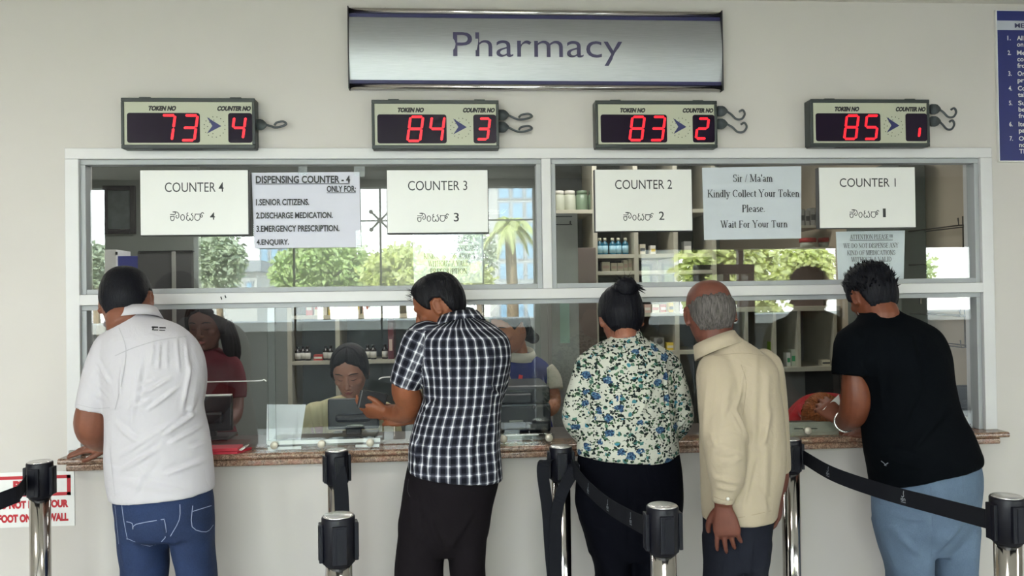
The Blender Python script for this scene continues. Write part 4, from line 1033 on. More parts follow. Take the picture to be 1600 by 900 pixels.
tree(505, 420, 78, 46, 12, 4420, .12, 0, 'wide dense shrub tree mirrored below the dispensing sheet', 2)
tree(625, 425, 60, 40, 11, 3400, .12, 1, 'yellow green tree mirrored left of the checked shirted man\'s head', 3)
tree(700, 440, 70, 32, 10.5, 3060, .12, 1, 'low yellow green bush mirrored over the checked shirted man\'s head', 4)
tree(560, 448, 60, 26, 14, 2040, .12, 2, 'grey green bush mirrored above the middle rail', 5)
tree(745, 395, 36, 40, 17, 1190, .12, 2, 'sparse tree mirrored below the board for the third counter', 6)
tree(1260, 415, 48, 40, 12, 2210, .12, 1, 'pale leafy tree mirrored between the right hand boards', 8)
tree(1400, 420, 60, 40, 14, 2040, .12, 0, 'leafy tree mirrored behind the spiky haired man', 9)
tree(145, 420, 26, 40, 13, 1530, .12, 2, 'grey green tree mirrored at the extreme left pane', 10)
def palm(px, L, top_py, label, n=16, ln=62):
    k = (L+3)/FPX; c = mir(px, top_py, L); r = thing('palm_tree', (c.x, c.y, -.02), label, 'palm')
    bm = BM(); tube(bm, [(c.x, c.y, -.02, .13), (c.x+.04, c.y, c.z*.5, .1), (c.x, c.y, c.z, .085)], 10, smooth=4); obj('trunk', bm, m_bark, r, True)
    q = random.Random(5)
    for i in range(n):
        a = 2*PI*i/n+q.uniform(-.2, .2); el = q.uniform(.1, 1.1); bm = BM(); l = ln*k*q.uniform(.8, 1.15); P = []
        for s in range(9):
            t = s/8; hor = l*(t*math.cos(el)); z = l*(t*math.sin(el)-t*t*(.9+.3*math.cos(el)))
            P.append(Vector((c.x+hor*math.cos(a), c.y+hor*math.sin(a), c.z+z)))
        tube(bm, [(*p, .014*(1-.8*j/8)) for j, p in enumerate(P)], 5)
        for j in range(1, 33):
            u = j/33*8; s = min(int(u), 7); p = P[s].lerp(P[s+1], u-s); d = (P[s+1]-P[s]).normalized(); sd_ = d.cross(Vector((0, 0, 1))).normalized()
            for sg_ in (-1, 1):
                w_ = l*.24*math.sin(PI*min(1, .12+.85*u/8)); e = p+sd_*sg_*w_*.8+d*w_*.55+Vector((0, 0, -w_*.45)); nn = d*.018
                bm.faces.new([bm.verts.new(p-nn), bm.verts.new(p+nn), bm.verts.new(e)])
        obj('frond', bm, m_leaf[1], r)
palm(796, 10, 350, 'fan palm with trunk mirrored right of the board for the third counter')
# slender bamboo clumps
for i, (px, L) in enumerate(((1085, 9), (1118, 9.4), (1150, 9), (1185, 9.6))):
    c = mir(px, 400, L); r = thing('bamboo_clump', (c.x, c.y, -.02), ['bamboo clump mirrored just under the left corner of the Sir / Ma\'am sheet', 'bamboo clump mirrored under the middle of the Sir / Ma\'am sheet', 'bamboo clump mirrored left of the bald head\'s right side', 'bamboo clump mirrored under the right corner of the Sir / Ma\'am sheet'][i], 'bamboo', None)
    q = random.Random(20+i); fb = BM()
    for s in range(6):
        bx_, by_ = c.x+q.uniform(-.12, .12), c.y+q.uniform(-.12, .12); tx = bx_+q.uniform(-.3, .3); h = q.uniform(2.2, 3.0)
        obj('cane', tube(BM(), [(bx_, by_, -.02, .014), ((bx_+tx)/2, by_, h*.55, .012), (tx, by_, h, .005)], 6, smooth=3), m_leaf[2], r, True)
        leaves(fb, Vector(((bx_+tx)/2, by_, h*.75)), (.24, .22, h*.28), 120, .17, 40+i*7+s)
    obj('foliage', fb, m_leaf[1], r)
# buildings across the street
m_bw = mat('white_building_render', (214, 216, 214), .7); m_bg = mat('blue_curtain_glass', (150, 182, 206), .15); m_bl = mat('grey_band', (150, 156, 162), .6)
m_pale = mat('pale_green_shutter', (214, 224, 212), .6)
def building(pxl, pxr, pyt, L, label, cols, rows, glassy, m_bg=m_bg):
    a, b = mir(pxl, 400, L).x, mir(pxr, 400, L).x; zt = mir((pxl+pxr)/2, pyt, L).z
    r = thing('street_building', ((a+b)/2, -L-3, -.02), label, 'building')
    obj('walls', box(BM(), a, b, -L-6, -L, -.02, zt), m_bw, r); obj('parapet', box(BM(), a-.15, b+.15, -L-6.1, -L+.15, zt, zt+.3), m_bl, r)
    dx, dz = (b-a)/cols, zt/rows; n_ = 0
    for i in range(cols):
        for j in range(rows):
            m = .06 if glassy else .22
            wf = obj('window_frame', box(BM(), a+dx*(i+m), a+dx*(i+1-m), -L-.05, -L+.03, dz*(j+m), dz*(j+1-m)), m_bl, r)
            obj('window_glass', box(BM(), a+dx*(i+m)+.05, a+dx*(i+1-m)-.05, -L+.03, -L+.04, dz*(j+m)+.05, dz*(j+1-m)-.05), m_bg, wf)
building(778, 905, 250, 24, 'blue glazed office building mirrored behind the fan palm', 6, 9, True)
building(405, 452, 384, 27, 'small white and blue building mirrored under the dispensing sheet', 3, 3, True)
building(285, 400, 425, 19, 'low white building mirrored behind the grey green tree', 5, 2, False)
building(955, 1062, 392, 13, 'low white building mirrored left of the bamboo', 3, 2, False, m_pale)
# waiting bench inside the hall
r = thing('hall_bench', (mir(1130, 430, 4.0).x, -4.0, 0), 'dark open frame stand mirrored above the bald head', 'stand')
a, b, c, d = mir(1095, 430, 4.0).x, mir(1183, 430, 4.0).x, mir(1130, 428, 4.0).z, mir(1130, 413, 4.0).z
obj('top_panel', box(BM(), a, b, -4.2, -4.0, c, d, .01), m_dark, r)
for x in (a, (a+b)/2-.03, b-.06): obj('leg', box(BM(), x, x+.06, -4.19, -4.02, 0, c), m_dark, r)
# ------------------------------------------------------------------ people
import numpy as np
def grow(bm, voxel, smooth=2, fac=.5):
    """fuse overlapping closed shapes into one continuous skin"""
    me = bpy.data.meshes.new('g'); bm.to_mesh(me); bm.free()
    o = bpy.data.objects.new('g', me); COL.objects.link(o)
    r = o.modifiers.new('r', 'REMESH'); r.mode = 'VOXEL'; r.voxel_size = voxel; r.use_smooth_shade = True
    if smooth:
        s = o.modifiers.new('s', 'SMOOTH'); s.factor = fac; s.iterations = smooth
    dg = bpy.context.evaluated_depsgraph_get(); dg.update()
    out = bpy.data.meshes.new_from_object(o.evaluated_get(dg)); bpy.data.objects.remove(o); bpy.data.meshes.remove(me)
    return out
def ringpx(r):
    """(left x, left y, right x, right y, Y, half depth) -> loft ring"""
    L, R = at(r[0], r[1], r[4]), at(r[2], r[3], r[4])
    return ((L+R)/2, (R-L)/2, Vector((0, r[5], 0)))
def ptube(bm, pts, n=16, smooth=5, flat=1.0):
    return tube(bm, [(*at(p[0], p[1], p[2]), p[3]) for p in pts], n, smooth=smooth, flat=flat)
def smooth_rings(R, k=4):
    P = [tuple(c)+tuple(a)+tuple(b) for c, a, b in R]; Q = catmull(P, k)
    return [(Vector(q[0:3]), Vector(q[3:6]), Vector(q[6:9])) for q in Q]
def npco(me):
    a = np.empty(len(me.vertices)*3, 'f'); me.vertices.foreach_get('co', a); return a.reshape(-1, 3).astype('d')
def npno(me):
    a = np.empty(len(me.vertices)*3, 'f'); me.vertices.foreach_get('normal', a); return a.reshape(-1, 3).astype('d')
def npproj(co):
    d = co-np.array(CAM); z = d@np.array(CF)
    return 800+FPX*(d@np.array(CR))/z, 450-FPX*(d@np.array(CU))/z
def folds(me, F, noise_amp=.0, nscale=14, seed=0):
    """press cloth folds into a garment: ((x0,y0),(x1,y1), width, height)"""
    co, no = npco(me), npno(me); px, py = npproj(co); D = np.zeros(len(co))
    facing = np.clip(-no[:, 1]*1.6, 0, 1)
    q_ = random.Random(17); F2 = []
    for (x0, y0), (x1, y1), wd, amp in F:
        F2.append(((x0, y0), (x1, y1), wd*.72, amp*.85))
        for _ in range(2):
            ox, oy, u0, u1 = q_.uniform(-9, 9), q_.uniform(-9, 9), q_.uniform(-.1, .35), q_.uniform(.65, 1.1)
            F2.append(((x0+(x1-x0)*u0+ox, y0+(y1-y0)*u0+oy), (x0+(x1-x0)*u1+ox*.6, y0+(y1-y0)*u1+oy*.6), wd*.5, amp*.5))
    for (x0, y0), (x1, y1), wd, amp in F2:
        dx, dy = x1-x0, y1-y0; L2 = dx*dx+dy*dy
        t = ((px-x0)*dx+(py-y0)*dy)/L2; tc = np.clip(t, 0, 1)
        d2 = (px-x0-tc*dx)**2+(py-y0-tc*dy)**2
        sgn = ((px-x0)*dy-(py-y0)*dx)/math.sqrt(L2)/wd
        D += amp*np.clip(np.sin(np.pi*np.clip((t+.08)/1.16, 0, 1))*1.5, 0, 1)*facing*(np.exp(-d2/wd**2)-.55*np.exp(-((sgn-1.5)**2))*np.exp(-np.maximum(0, np.abs(t-.5)-.5)**2*L2/wd**2)*(d2 < (4*wd)**2))
    if noise_amp:
        D += np.array([noise.noise(Vector((c[0]*nscale+seed, c[1]*nscale, c[2]*nscale*.55)))*noise_amp for c in co])
    co += no*D[:, None]; me.vertices.foreach_set('co', co.astype('f').ravel()); me.update()
def bvh_of(me):
    return BVHTree.FromPolygons([v.co.copy() for v in me.vertices], [tuple(p.vertices) for p in me.polygons])
def snap(bv, px, py, lift=.001):
    d = ray(px, py).normalized(); h = bv.ray_cast(CAM, d)
    if h[0] is None: return None
    return h[0]+h[1]*lift, h[1]
def seam(bm, bv, P, wd=.0016, lift=.0008, k=4):
    """a sewn line following the cloth"""
    P = catmull(P, k) if len(P) > 2 else [(P[0][0]+(P[1][0]-P[0][0])*i/12, P[0][1]+(P[1][1]-P[0][1])*i/12) for i in range(13)]
    H = [snap(bv, x, y, lift) for x, y in P]; H = [h for h in H if h]
    row = None
    for i, (p, n) in enumerate(H):
        t = H[min(i+1, len(H)-1)][0]-H[max(i-1, 0)][0]
        if t.length < 1e-6: continue
        s = t.normalized().cross(n).normalized()*wd/2; cur = (bm.verts.new(p+s), bm.verts.new(p-s))
        if row and (H[i][0]-H[i-1][0]).length < .05: bm.faces.new((row[0], cur[0], cur[1], row[1]))
        row = cur
    return bm

HEAD = [(.119, .004, .004, .004), (.114, .03, .038, .030), (.102, .058, .066, .050), (.082, .078, .086, .066), (.055, .089, .096, .0745), (.025, .092, .098, .0775), (-.005, .088, .094, .077),
        (-.035, .085, .083, .0715), (-.062, .083, .066, .064), (-.085, .081, .045, .054), (-.103, .076, .022, .042), (-.115, .062, .006, .027), (-.119, .045, -.015, .01)]
HEADS = catmull(HEAD, 4)
def hpoint(row, ph, off=0.0):
    z, f, b, wd = row; c, s = math.cos(ph), math.sin(ph)
    yc = (f-b)/2*0; y = (f if c >= 0 else max(b, .004))*math.copysign(abs(c)**.95, c); x = wd*math.copysign(abs(s)**.92, s)
    p = Vector((x, y, z))
    if off: p += Vector((x, y*.9, z*.9+.01)).normalized()*off
    return p
def head_matrix(px, py, Y, yaw, pitch, roll, sc=1.0):
    R = Matrix.Rotation(math.radians(yaw), 4, 'Z') @ Matrix.Rotation(math.radians(pitch), 4, 'X') @ Matrix.Rotation(math.radians(roll), 4, 'Y')
    return Matrix.Translation(at(px, py, Y)) @ R @ Matrix.Scale(sc, 4)
def add_head(bm, M, female=False, ear=1.0):
    t = BM(); n = 36; rows = []
    for row in HEADS: rows.append([t.verts.new(hpoint(row, 2*PI*k/n)) for k in range(n)])
    for a, b in zip(rows, rows[1:]):
        for k in range(n): t.faces.new((a[k], b[k], b[(k+1) % n], a[(k+1) % n]))
    t.faces.new(rows[0]); t.faces.new(rows[-1][::-1])
    # brow, nose, cheeks, lips, chin
    for s in (-1, 1):
        tube(t, [(s*.012, .088, .027, .008), (s*.032, .084, .031, .009), (s*.052, .066, .024, .006)], 8, smooth=3)
        ball(t, (s*.042, .060, -.022), .022, .020, .018, seg=12)
        ball(t, (s*.031, .074, .008), .0135, .010, .010, seg=12)      # closed lids
        ball(t, (s*.0135, .094, -.036), .0085, .010, .0075, seg=10)
    tube(t, [(0, .086, .022, .007), (0, .096, .0, .0085), (0, .106, -.022, .0105), (0, .107, -.031, .0115), (0, .094, -.040, .008)], 10, smooth=4)
    w_ = .021 if female else .024
    tube(t, [(-w_, .079, -.062, .003), (-.010, .089, -.0585, .0055), (0, .0905, -.060, .005), (.010, .089, -.0585, .0055), (w_, .079, -.062, .003)], 8, smooth=4)
    tube(t, [(-w_*.8, .079, -.069, .003), (0, .090, -.0715, .0068), (w_*.8, .079, -.069, .003)], 8, smooth=4)
    ball(t, (0, .076, -.098), .018, .013, .013, seg=12)
    for s in (-1, 1):       # ears: rim, bowl and lobe
        P = []
        for k in range(11):
            a = math.radians(-120+k*27); P.append((s*(.0765+.007*ear+.003*math.cos(a)), -.010+.015*math.cos(a), .002+.028*math.sin(a), .005))
        tube(t, P, 8, smooth=2)
        ball(t, (s*.078, -.009, .0), .006, .013, .022, seg=12); ball(t, (s*.081, -.002, -.025), .006, .0075, .009, seg=10)
    bmesh.ops.transform(t, matrix=M, verts=t.verts)
    bmesh.ops.recalc_face_normals(t, faces=t.faces)
    m = bpy.data.meshes.new('h'); t.to_mesh(m); t.free(); bm.from_mesh(m); bpy.data.meshes.remove(m)
def sstep(x): x = max(0, min(1, x)); return x*x*(3-2*x)
def lerp_tab(T, a):
    for (a0, v0), (a1, v1) in zip(T, T[1:]):
        if a <= a1: return v0+(v1-v0)*(a-a0)/(a1-a0)
    return T[-1][1]
LINE = [(0, .066), (.75, .060), (1.0, .03), (1.15, -.012), (1.36, -.014), (1.45, .022), (1.85, .02), (2.05, -.03), (2.3, -.07), (PI, -.078)]
def hair_mesh(M, thick, line=LINE, top=None, ridge=.0022, seed=1, extra=None, bald=None):
    t = BM(); n = 112; Rr = catmull(HEAD, 9); rows = []
    for row in Rr:
        r_ = []
        for k in range(n):
            ph = 2*PI*k/n; a = abs(ph if ph <= PI else ph-2*PI); z = row[0]
            cov = sstep((z-lerp_tab(line, a)+.004*noise.noise(Vector((ph*7, z*40, seed))))/.014)
            if bald is not None: cov *= 1-sstep((z-bald(a)+.012*noise.noise(Vector((ph*9, z*30, 3))))/.032)
            th = thick(a, z)*(1-.75*sstep((a-1.5)/.5)*(1-sstep((z+.085)/.085)))
            rg = ridge*(noise.noise(Vector((math.cos(ph)*9+seed, math.sin(ph)*9, z*14)))+.6*noise.noise(Vector((math.cos(ph)*26, math.sin(ph)*26+seed, z*22))))
            r_.append(t.verts.new(hpoint(row, ph, (th+rg)*cov-.010*(1-cov))))
        rows.append(r_)
    for a, b in zip(rows, rows[1:]):
        for k in range(n): t.faces.new((a[k], b[k], b[(k+1) % n], a[(k+1) % n]))
    t.faces.new(rows[0]); t.faces.new(rows[-1][::-1])
    if extra: extra(t)
    bmesh.ops.transform(t, matrix=M, verts=t.verts); bmesh.ops.recalc_face_normals(t, faces=t.faces)
    return t
def strand(t, p, d, L, r, bend, q):
    d = d.normalized(); P = [(*p, r)]
    for i in range(1, 4):
        d = (d+bend*.3+Vector((q.gauss(0, .08), q.gauss(0, .08), q.gauss(0, .08)))).normalized(); p = p+d*L/3; P.append((*p, r*(1-i/3.2)))
    tube(t, P, 5)
def add_hand(bm, W, d, back, thumb, curl=(.25, .3, .35, .4), sc=1.0, spread=.10, tc=.3):
    """wrist point, pointing direction, direction the back of the hand faces, thumb side (+1 or -1 along d x back)"""
    d = Vector(d).normalized(); back = Vector(back); back = (back-d*back.dot(d)).normalized(); s = d.cross(back)*thumb
    W = Vector(W)
    rings = [(W-d*.01, s*.024, back*.019), (W+d*.015*sc, s*.027, back*.018), (W+d*.045*sc, s*.036, back*.0165), (W+d*.075*sc, s*.041, back*.0145), (W+d*.093*sc, s*.039, back*.0115), (W+d*.099*sc, s*.034, back*.007)]
    loft(bm, smooth_rings(rings, 2), 16, True, 2.4)
    for i, (L, off) in enumerate(((.070, .031), (.079, .0108), (.073, -.0095), (.057, -.029))):
        p = W+d*(.090-.004*abs(i-1))*sc+s*off*sc; ang = (off/.03)*spread; dd = (d*math.cos(ang)+s*math.sin(ang)).normalized(); P = [(*(p-dd*.012), .0088*sc), (*p, .0088*sc)]; a = 0
        for j, (fr, r) in enumerate(((.44, .0082), (.31, .0074), (.25, .006))):
            a += curl[i]*(.8 if j == 0 else 1.0); e = (dd*math.cos(a)-back*math.sin(a)); p = p+e*L*fr*sc; P.append((*p, r*sc))
        tube(bm, P, 10)
    p = W+d*.022*sc+s*.026*sc-back*.004; dd = (d*.72+s*.62-back*.25).normalized(); P = [(*(p-s*.012), .0125*sc), (*p, .0125*sc)]
    for L, r in ((.034, .011), (.030, .0095), (.022, .007)):
        p = p+dd*L*sc; P.append((*p, r*sc)); dd = (dd-s*tc*.9+d*.1).normalized()
    tube(bm, P, 10, smooth=2)
def leg_rings(px_rings, knee, ankle):
    R = [ringpx(r) for r in px_rings]
    for (x, y, z, a, b) in (knee, ankle): R.append((Vector((x, y, z)), Vector((a, 0, 0)), Vector((0, b, 0))))
    return R
def shoe(parent, x, y, yaw, m, sole):
    M = Matrix.Translation((x, y, 0)) @ Matrix.Rotation(yaw, 4, 'Z'); V = Vector
    bm = BM(); R = [(V((0, -.10, .04)), V((.02, 0, 0)), V((0, 0, .025))), (V((0, -.09, .055)), V((.036, 0, 0)), V((0, 0, .045))), (V((0, -.03, .06)), V((.04, 0, 0)), V((0, 0, .05))), (V((0, .05, .048)), V((.044, 0, 0)), V((0, 0, .036))), (V((0, .13, .036)), V((.044, 0, 0)), V((0, 0, .024))), (V((0, .17, .03)), V((.028, 0, 0)), V((0, 0, .016)))]
    loft(bm, smooth_rings(R, 3), 18); bmesh.ops.transform(bm, matrix=M, verts=bm.verts); s = obj('shoe', bm, m, parent, True)
    bm = BM(); R = [(V((0, -.108, .009)), V((.028, 0, 0)), V((0, 0, .009))), (V((0, -.05, .009)), V((.042, 0, 0)), V((0, 0, .009))), (V((0, .06, .009)), V((.048, 0, 0)), V((0, 0, .009))), (V((0, .15, .009)), V((.044, 0, 0)), V((0, 0, .009))), (V((0, .182, .009)), V((.02, 0, 0)), V((0, 0, .008)))]
    loft(bm, smooth_rings(R, 2), 14, True, 4); bmesh.ops.transform(bm, matrix=M, verts=bm.verts); obj('sole', bm, sole, s, True)
def shrink(R, d):
    return [(c, a*max(.3, 1-d/max(a.length, .02)), b*max(.3, 1-d/max(b.length, .02))) for c, a, b in R]
def collar_band(c, up, a, b, h, flare, tilt=0.0):
    """fold-down collar: thick open band round the neck"""
    up = Vector(up).normalized(); x = Vector((1, 0, 0)); x = (x-up*x.dot(up)).normalized(); y = up.cross(x); c = Vector(c); bm = BM(); n = 40; L = []
    prof = [(1.0, 0.0), (1.03, .45*h), (1.05+flare*.1, h), (1.08+flare*.2, h+.002), (1.12+flare*.5, h*.5), (1.14+flare, -.25*h), (1.1+flare, -.27*h), (1.06+flare*.4, 0)]
    for k in range(n):
        t = 2*PI*k/n; L.append([bm.verts.new(c+x*a*math.cos(t)*s+y*b*math.sin(t)*s+up*z) for s, z in prof])
    m = len(prof)
    for k in range(n):
        for j in range(m): bm.faces.new((L[k][j], L[(k+1) % n][j], L[(k+1) % n][(j+1) % m], L[k][(j+1) % m]))
    bmesh.ops.recalc_face_normals(bm, faces=bm.faces); return bm

# cloth and skin
def skin(name, c):
    if name in MATS: return MATS[name]
    q = NT(name); v = q.coord(); b = lin(c)
    f = q.noise(v, 26, 4, .6)
    q.l(q.ramp(f, [(.3, tuple(x*.86 for x in b)+(1,)), (.7, tuple(min(1, x*1.12) for x in b)+(1,))]), q.b.inputs['Base Color'])
    q.b.inputs['Roughness'].default_value = .5; q.b.inputs['Specular IOR Level'].default_value = .4
    q.b.inputs['Subsurface Weight'].default_value = .06; q.b.inputs['Subsurface Radius'].default_value = (.01, .004, .002)
    q.bump(q.noise(v, 420, 2), .12, .001); MATS[name] = q.m; return q.m
def hairmat(name, c, c2=None):
    if name in MATS: return MATS[name]
    q = NT(name); v = q.coord(scale=(1, 1, .12)); f = q.noise(v, 260, 3, .6)
    q.l(q.ramp(f, [(.3, col4(c)), (.72, col4(c2 or tuple(x*1.6 for x in c)))]), q.b.inputs['Base Color'])
    q.b.inputs['Roughness'].default_value = .5; q.b.inputs['Specular IOR Level'].default_value = .16; q.bump(f, .7, .003); MATS[name] = q.m; return q.m
def cloth(name, c, var=.06, weave=900, bump=.25, fold=14, fbump=.25, rough=.85):
    if name in MATS: return MATS[name]
    q = NT(name); v = q.coord(); b = lin(c); f = q.noise(v, 7, 3)
    q.l(q.ramp(f, [(.3, tuple(x*(1-var) for x in b)+(1,)), (.7, tuple(min(1, x*(1+var)) for x in b)+(1,))]), q.b.inputs['Base Color'])
    q.b.inputs['Roughness'].default_value = rough; q.b.inputs['Specular IOR Level'].default_value = .2 if max(c) > 90 else .05; q.b.inputs['Sheen Weight'].default_value = .06 if max(c) > 90 else 0
    h = q.math('ADD', q.math('MULTIPLY', q.noise(v, fold, 3, .5, .8), fbump*8), q.math('MULTIPLY', q.noise(v, weave, 1), bump*.5))
    q.bump(h, .35, .006); MATS[name] = q.m; return q.m
def denim(name, c, hi):
    if name in MATS: return MATS[name]
    q = NT(name); v = q.coord(); f = q.noise(v, 5, 4, .55, .3); g = q.noise(q.coord(scale=(1, 1, .3)), 700, 2)
    base = q.ramp(f, [(.3, col4(c)), (.75, col4(hi))])
    q.l(q.mix(q.math('MULTIPLY', g, .28), base, col4(tuple(min(255, x+46) for x in hi))), q.b.inputs['Base Color'])
    q.b.inputs['Roughness'].default_value = .8; q.b.inputs['Specular IOR Level'].default_value = .2
    q.bump(q.math('ADD', g, q.math('MULTIPLY', q.noise(v, 22, 3, .6, 1.0), 3.0)), .3, .004); MATS[name] = q.m; return q.m
def plaid():
    q = NT('black_white_check_cloth'); at_ = q.n('ShaderNodeAttribute'); at_.attribute_name = 'weave'
    sp = q.n('ShaderNodeSeparateXYZ'); q.l(at_.outputs['Vector'], sp.inputs[0])
    def line(o, per, wd, soft):
        f = q.math('FRACT', q.math('DIVIDE', o, per)); d = q.math('ABSOLUTE', q.math('SUBTRACT', f, .5))
        core = q.ramp(d, [(0, (1, 1, 1, 1)), (wd, (1, 1, 1, 1)), (wd+.04, (.40, .40, .40, 1)), (soft, (.16, .16, .16, 1)), (soft+.05, (.0, .0, .0, 1))]); return core
    v = line(sp.outputs[0], .0315, .042, .24); h = line(sp.outputs[1], .0315, .03, .22)
    s = q.math('ADD', q.math('MULTIPLY', v, .58), q.math('MULTIPLY', h, .26)); s = q.math('ADD', s, q.math('MULTIPLY', q.math('MULTIPLY', v, h), .5))
    q.l(q.ramp(s, [(0, col4((16, 17, 26))), (.25, col4((74, 76, 88))), (.62, col4((176, 178, 184))), (1, col4((218, 218, 222)))]), q.b.inputs['Base Color'])
    q.b.inputs['Roughness'].default_value = .85; q.b.inputs['Specular IOR Level'].default_value = .15
    q.bump(q.noise(q.coord(), 16, 3, .5, .8), .35, .006); return q.m
def floral():
    q = NT('floral_print_cloth'); v = q.coord(scale=(1, .6, 1.2))
    nz = q.n('ShaderNodeTexNoise'); q.l(v, nz.inputs['Vector']); nz.inputs['Scale'].default_value = 60; nz.inputs['Detail'].default_value = 3
    wv = q.n('ShaderNodeVectorMath', operation='MULTIPLY_ADD'); q.l(nz.outputs['Color'], wv.inputs[0]); wv.inputs[1].default_value = (.02, .02, .02); q.l(v, wv.inputs[2])
    def vor(vec, sc):
        k = q.n('ShaderNodeTexVoronoi'); q.l(vec, k.inputs['Vector']); k.inputs['Scale'].default_value = sc; s = q.n('ShaderNodeSeparateColor'); q.l(k.outputs['Color'], s.inputs[0]); return k.outputs['Distance'], s
    d1, c1 = vor(wv.outputs[0], 108); d2, c2 = vor(wv.outputs[0], 30); d3, c3 = vor(wv.outputs[0], 52)
    base = col4((180, 181, 170))
    clus = q.math('GREATER_THAN', q.noise(v, 30, 2, .6), .42)
    leaf = q.math('MULTIPLY', q.math('MULTIPLY', q.math('LESS_THAN', d1, .56), q.math('GREATER_THAN', c1.outputs[0], .34)), clus)
    lf2 = q.math('MULTIPLY', q.math('LESS_THAN', d3, .42), q.math('GREATER_THAN', c3.outputs[0], .66))
    x = q.mix(lf2, base, q.ramp(c3.outputs[1], [(0, col4((88, 116, 92))), (.5, col4((64, 104, 96))), (1, col4((58, 120, 140)))]))
    x = q.mix(leaf, x, q.ramp(c1.outputs[1], [(0, col4((14, 20, 22))), (.6, col4((26, 38, 38))), (1, col4((62, 92, 62)))]))
    flw = q.math('MULTIPLY', q.math('LESS_THAN', d2, .50), q.math('GREATER_THAN', c2.outputs[0], .87))
    x = q.mix(flw, x, q.ramp(q.noise(v, 150, 3, .7), [(.36, col4((16, 24, 44))), (.5, col4((46, 70, 104))), (.62, col4((84, 122, 144))), (.7, col4((150, 184, 190)))]))
    q.l(x, q.b.inputs['Base Color']); q.b.inputs['Roughness'].default_value = .85; q.b.inputs['Specular IOR Level'].default_value = .15
    q.bump(q.noise(q.coord(scale=(.5, .5, 1.6)), 18, 3, .5, .6), .4, .006); return q.m
m_shoe = mat('black_shoe_leather', (26, 24, 24), .35); m_sole = mat('dark_rubber_sole', (40, 38, 36), .7)
H_BLACK = hairmat('blue_black_hair', (5, 6, 11), (13, 14, 23)); H_BROWNBLACK = hairmat('brown_black_hair', (7, 7, 10), (18, 18, 24)); H_GREY = hairmat('grey_hair', (46, 43, 42), (104, 99, 96))
H_HENNA = hairmat('hennaed_hair', (80, 42, 22), (176, 104, 58))

def inset_start(a, rings, k=1.0):
    p = at(*a[0][:3]); i = min(range(len(rings)), key=lambda j: abs(rings[j][0].z-(p.z-.03))); c = rings[i][0]
    q_ = p.lerp(c, .5); x, y = proj(q_)
    b = [(x, y+3, q_.y, a[0][3]*.62*k)]
    return b+[(*t[:3], t[3]*(k if j < 2 else 1)) for j, t in enumerate(a)]
def build_person(name, sk, voxel, torso, arms, legs_body, M, foot, label, neck, hands=(), face_down=True, female=False, extra=None):
    """torso rings are the clothed outline; the body inside is a little slimmer"""
    bm = BM(); add_head(bm, M, female)
    tube(bm, neck, 16, smooth=3)
    loft(bm, smooth_rings(shrink(torso, .016), 3), 28)
    for a in arms: ptube(bm, inset_start(a, torso, .8), 16)
    for l in legs_body: loft(bm, smooth_rings(shrink(l, .018), 3), 20)
    for h in hands: add_hand(bm, *h[0], **h[1])
    if extra: extra(bm)
    me = grow(bm, voxel, 2)
    o = obj('person', me, sk, None, True, loc=foot); return tag(o, label, 'person')
def neck_to(M, base, r=.054):
    p = M @ Vector((0, -.012, -.045)); q_ = M @ Vector((0, -.02, -.09)); b = Vector(base)
    return [(*p, r*1.02), (*q_, r), (*((q_+b)/2), r*1.04), (*b, r*1.02)]
# ---- the five people at the counter
def trousers(parent, pelvis, legs, m, voxel=.008, F=(), na=.0, name='trousers'):
    bm = BM(); loft(bm, smooth_rings([ringpx(r) for r in pelvis], 3), 28)
    for l in legs: loft(bm, smooth_rings(l, 3), 22)
    me = grow(bm, voxel, 3); folds(me, F, na, 12, 3)
    return obj(name, me, m, parent, True), me
def shirt(parent, rings, sleeves, m, voxel=.006, F=(), na=.0, sm=7, flat=1.0, name='shirt', pre=None, neck=.054):
    c0, a0, b0 = rings[0]; top = [] if not neck else [(c0+Vector((0, .012, .024)), a0.normalized()*neck, b0.normalized()*neck*.95)]
    bm = BM(); loft(bm, smooth_rings(top+rings, 4), 36)
    for s in sleeves: ptube(bm, inset_start(s, rings), 20, 5, flat)
    if pre: pre(bm)
    me = grow(bm, voxel, sm); folds(me, F, na, 13, 1)
    return obj(name, me, m, parent, True), me
def legs_for(specs, foot_y, xs):
    """each leg: picture rings down to the frame, then knee and ankle above the foot"""
    out = []
    for (R, x) in zip(specs, xs):
        c = ringpx(R[-1]); a = c[1].length
        out.append([ringpx(r) for r in R]+[(Vector(((c[0].x+x)/2, (c[0].y+foot_y)/2, .46)), Vector((min(a, .085), 0, 0)), Vector((0, .09, 0))), (Vector((x, foot_y, .08)), Vector((.065, 0, 0)), Vector((0, .085, 0)))])
    return out

# ---------- man in the white shirt
Y = -.28
tA = [(188, 489, 238, 491, -.265, .054), (176, 507, 276, 507, -.27, .088), (162, 530, 305, 531, -.28, .112), (156, 560, 320, 565, Y, .125), (160, 600, 320, 600, Y, .13), (166, 640, 317, 635, Y, .13), (166, 680, 325, 675, Y, .13), (165, 720, 331, 715, Y, .13), (168, 755, 334, 745, Y, .132), (174, 780, 334.5, 765, Y, .134)]
RA = [ringpx(r) for r in tA]
MA = head_matrix(197, 474, -.24, 7, -30, -6, .96)
fA = Vector((at(255, 800, Y).x, Y, 0))
pelA = [(184, 745, 322, 738, Y, .105), (178, 778, 332, 768, Y, .118), (181, 805, 334, 800, Y, .125), (184, 832, 334, 832, Y, .118), (205, 840, 318, 840, Y, .07)]
lgA = legs_for([[(183, 818, 258, 820, Y, .10), (187, 860, 261, 858, Y, .095), (192, 900, 261.5, 900, Y, .092)], [(262, 815, 334, 818, Y, .10), (270, 860, 335, 858, Y, .095), (280, 900, 338, 900, Y, .09)]], Y-.01, (fA.x-.12, fA.x+.13))
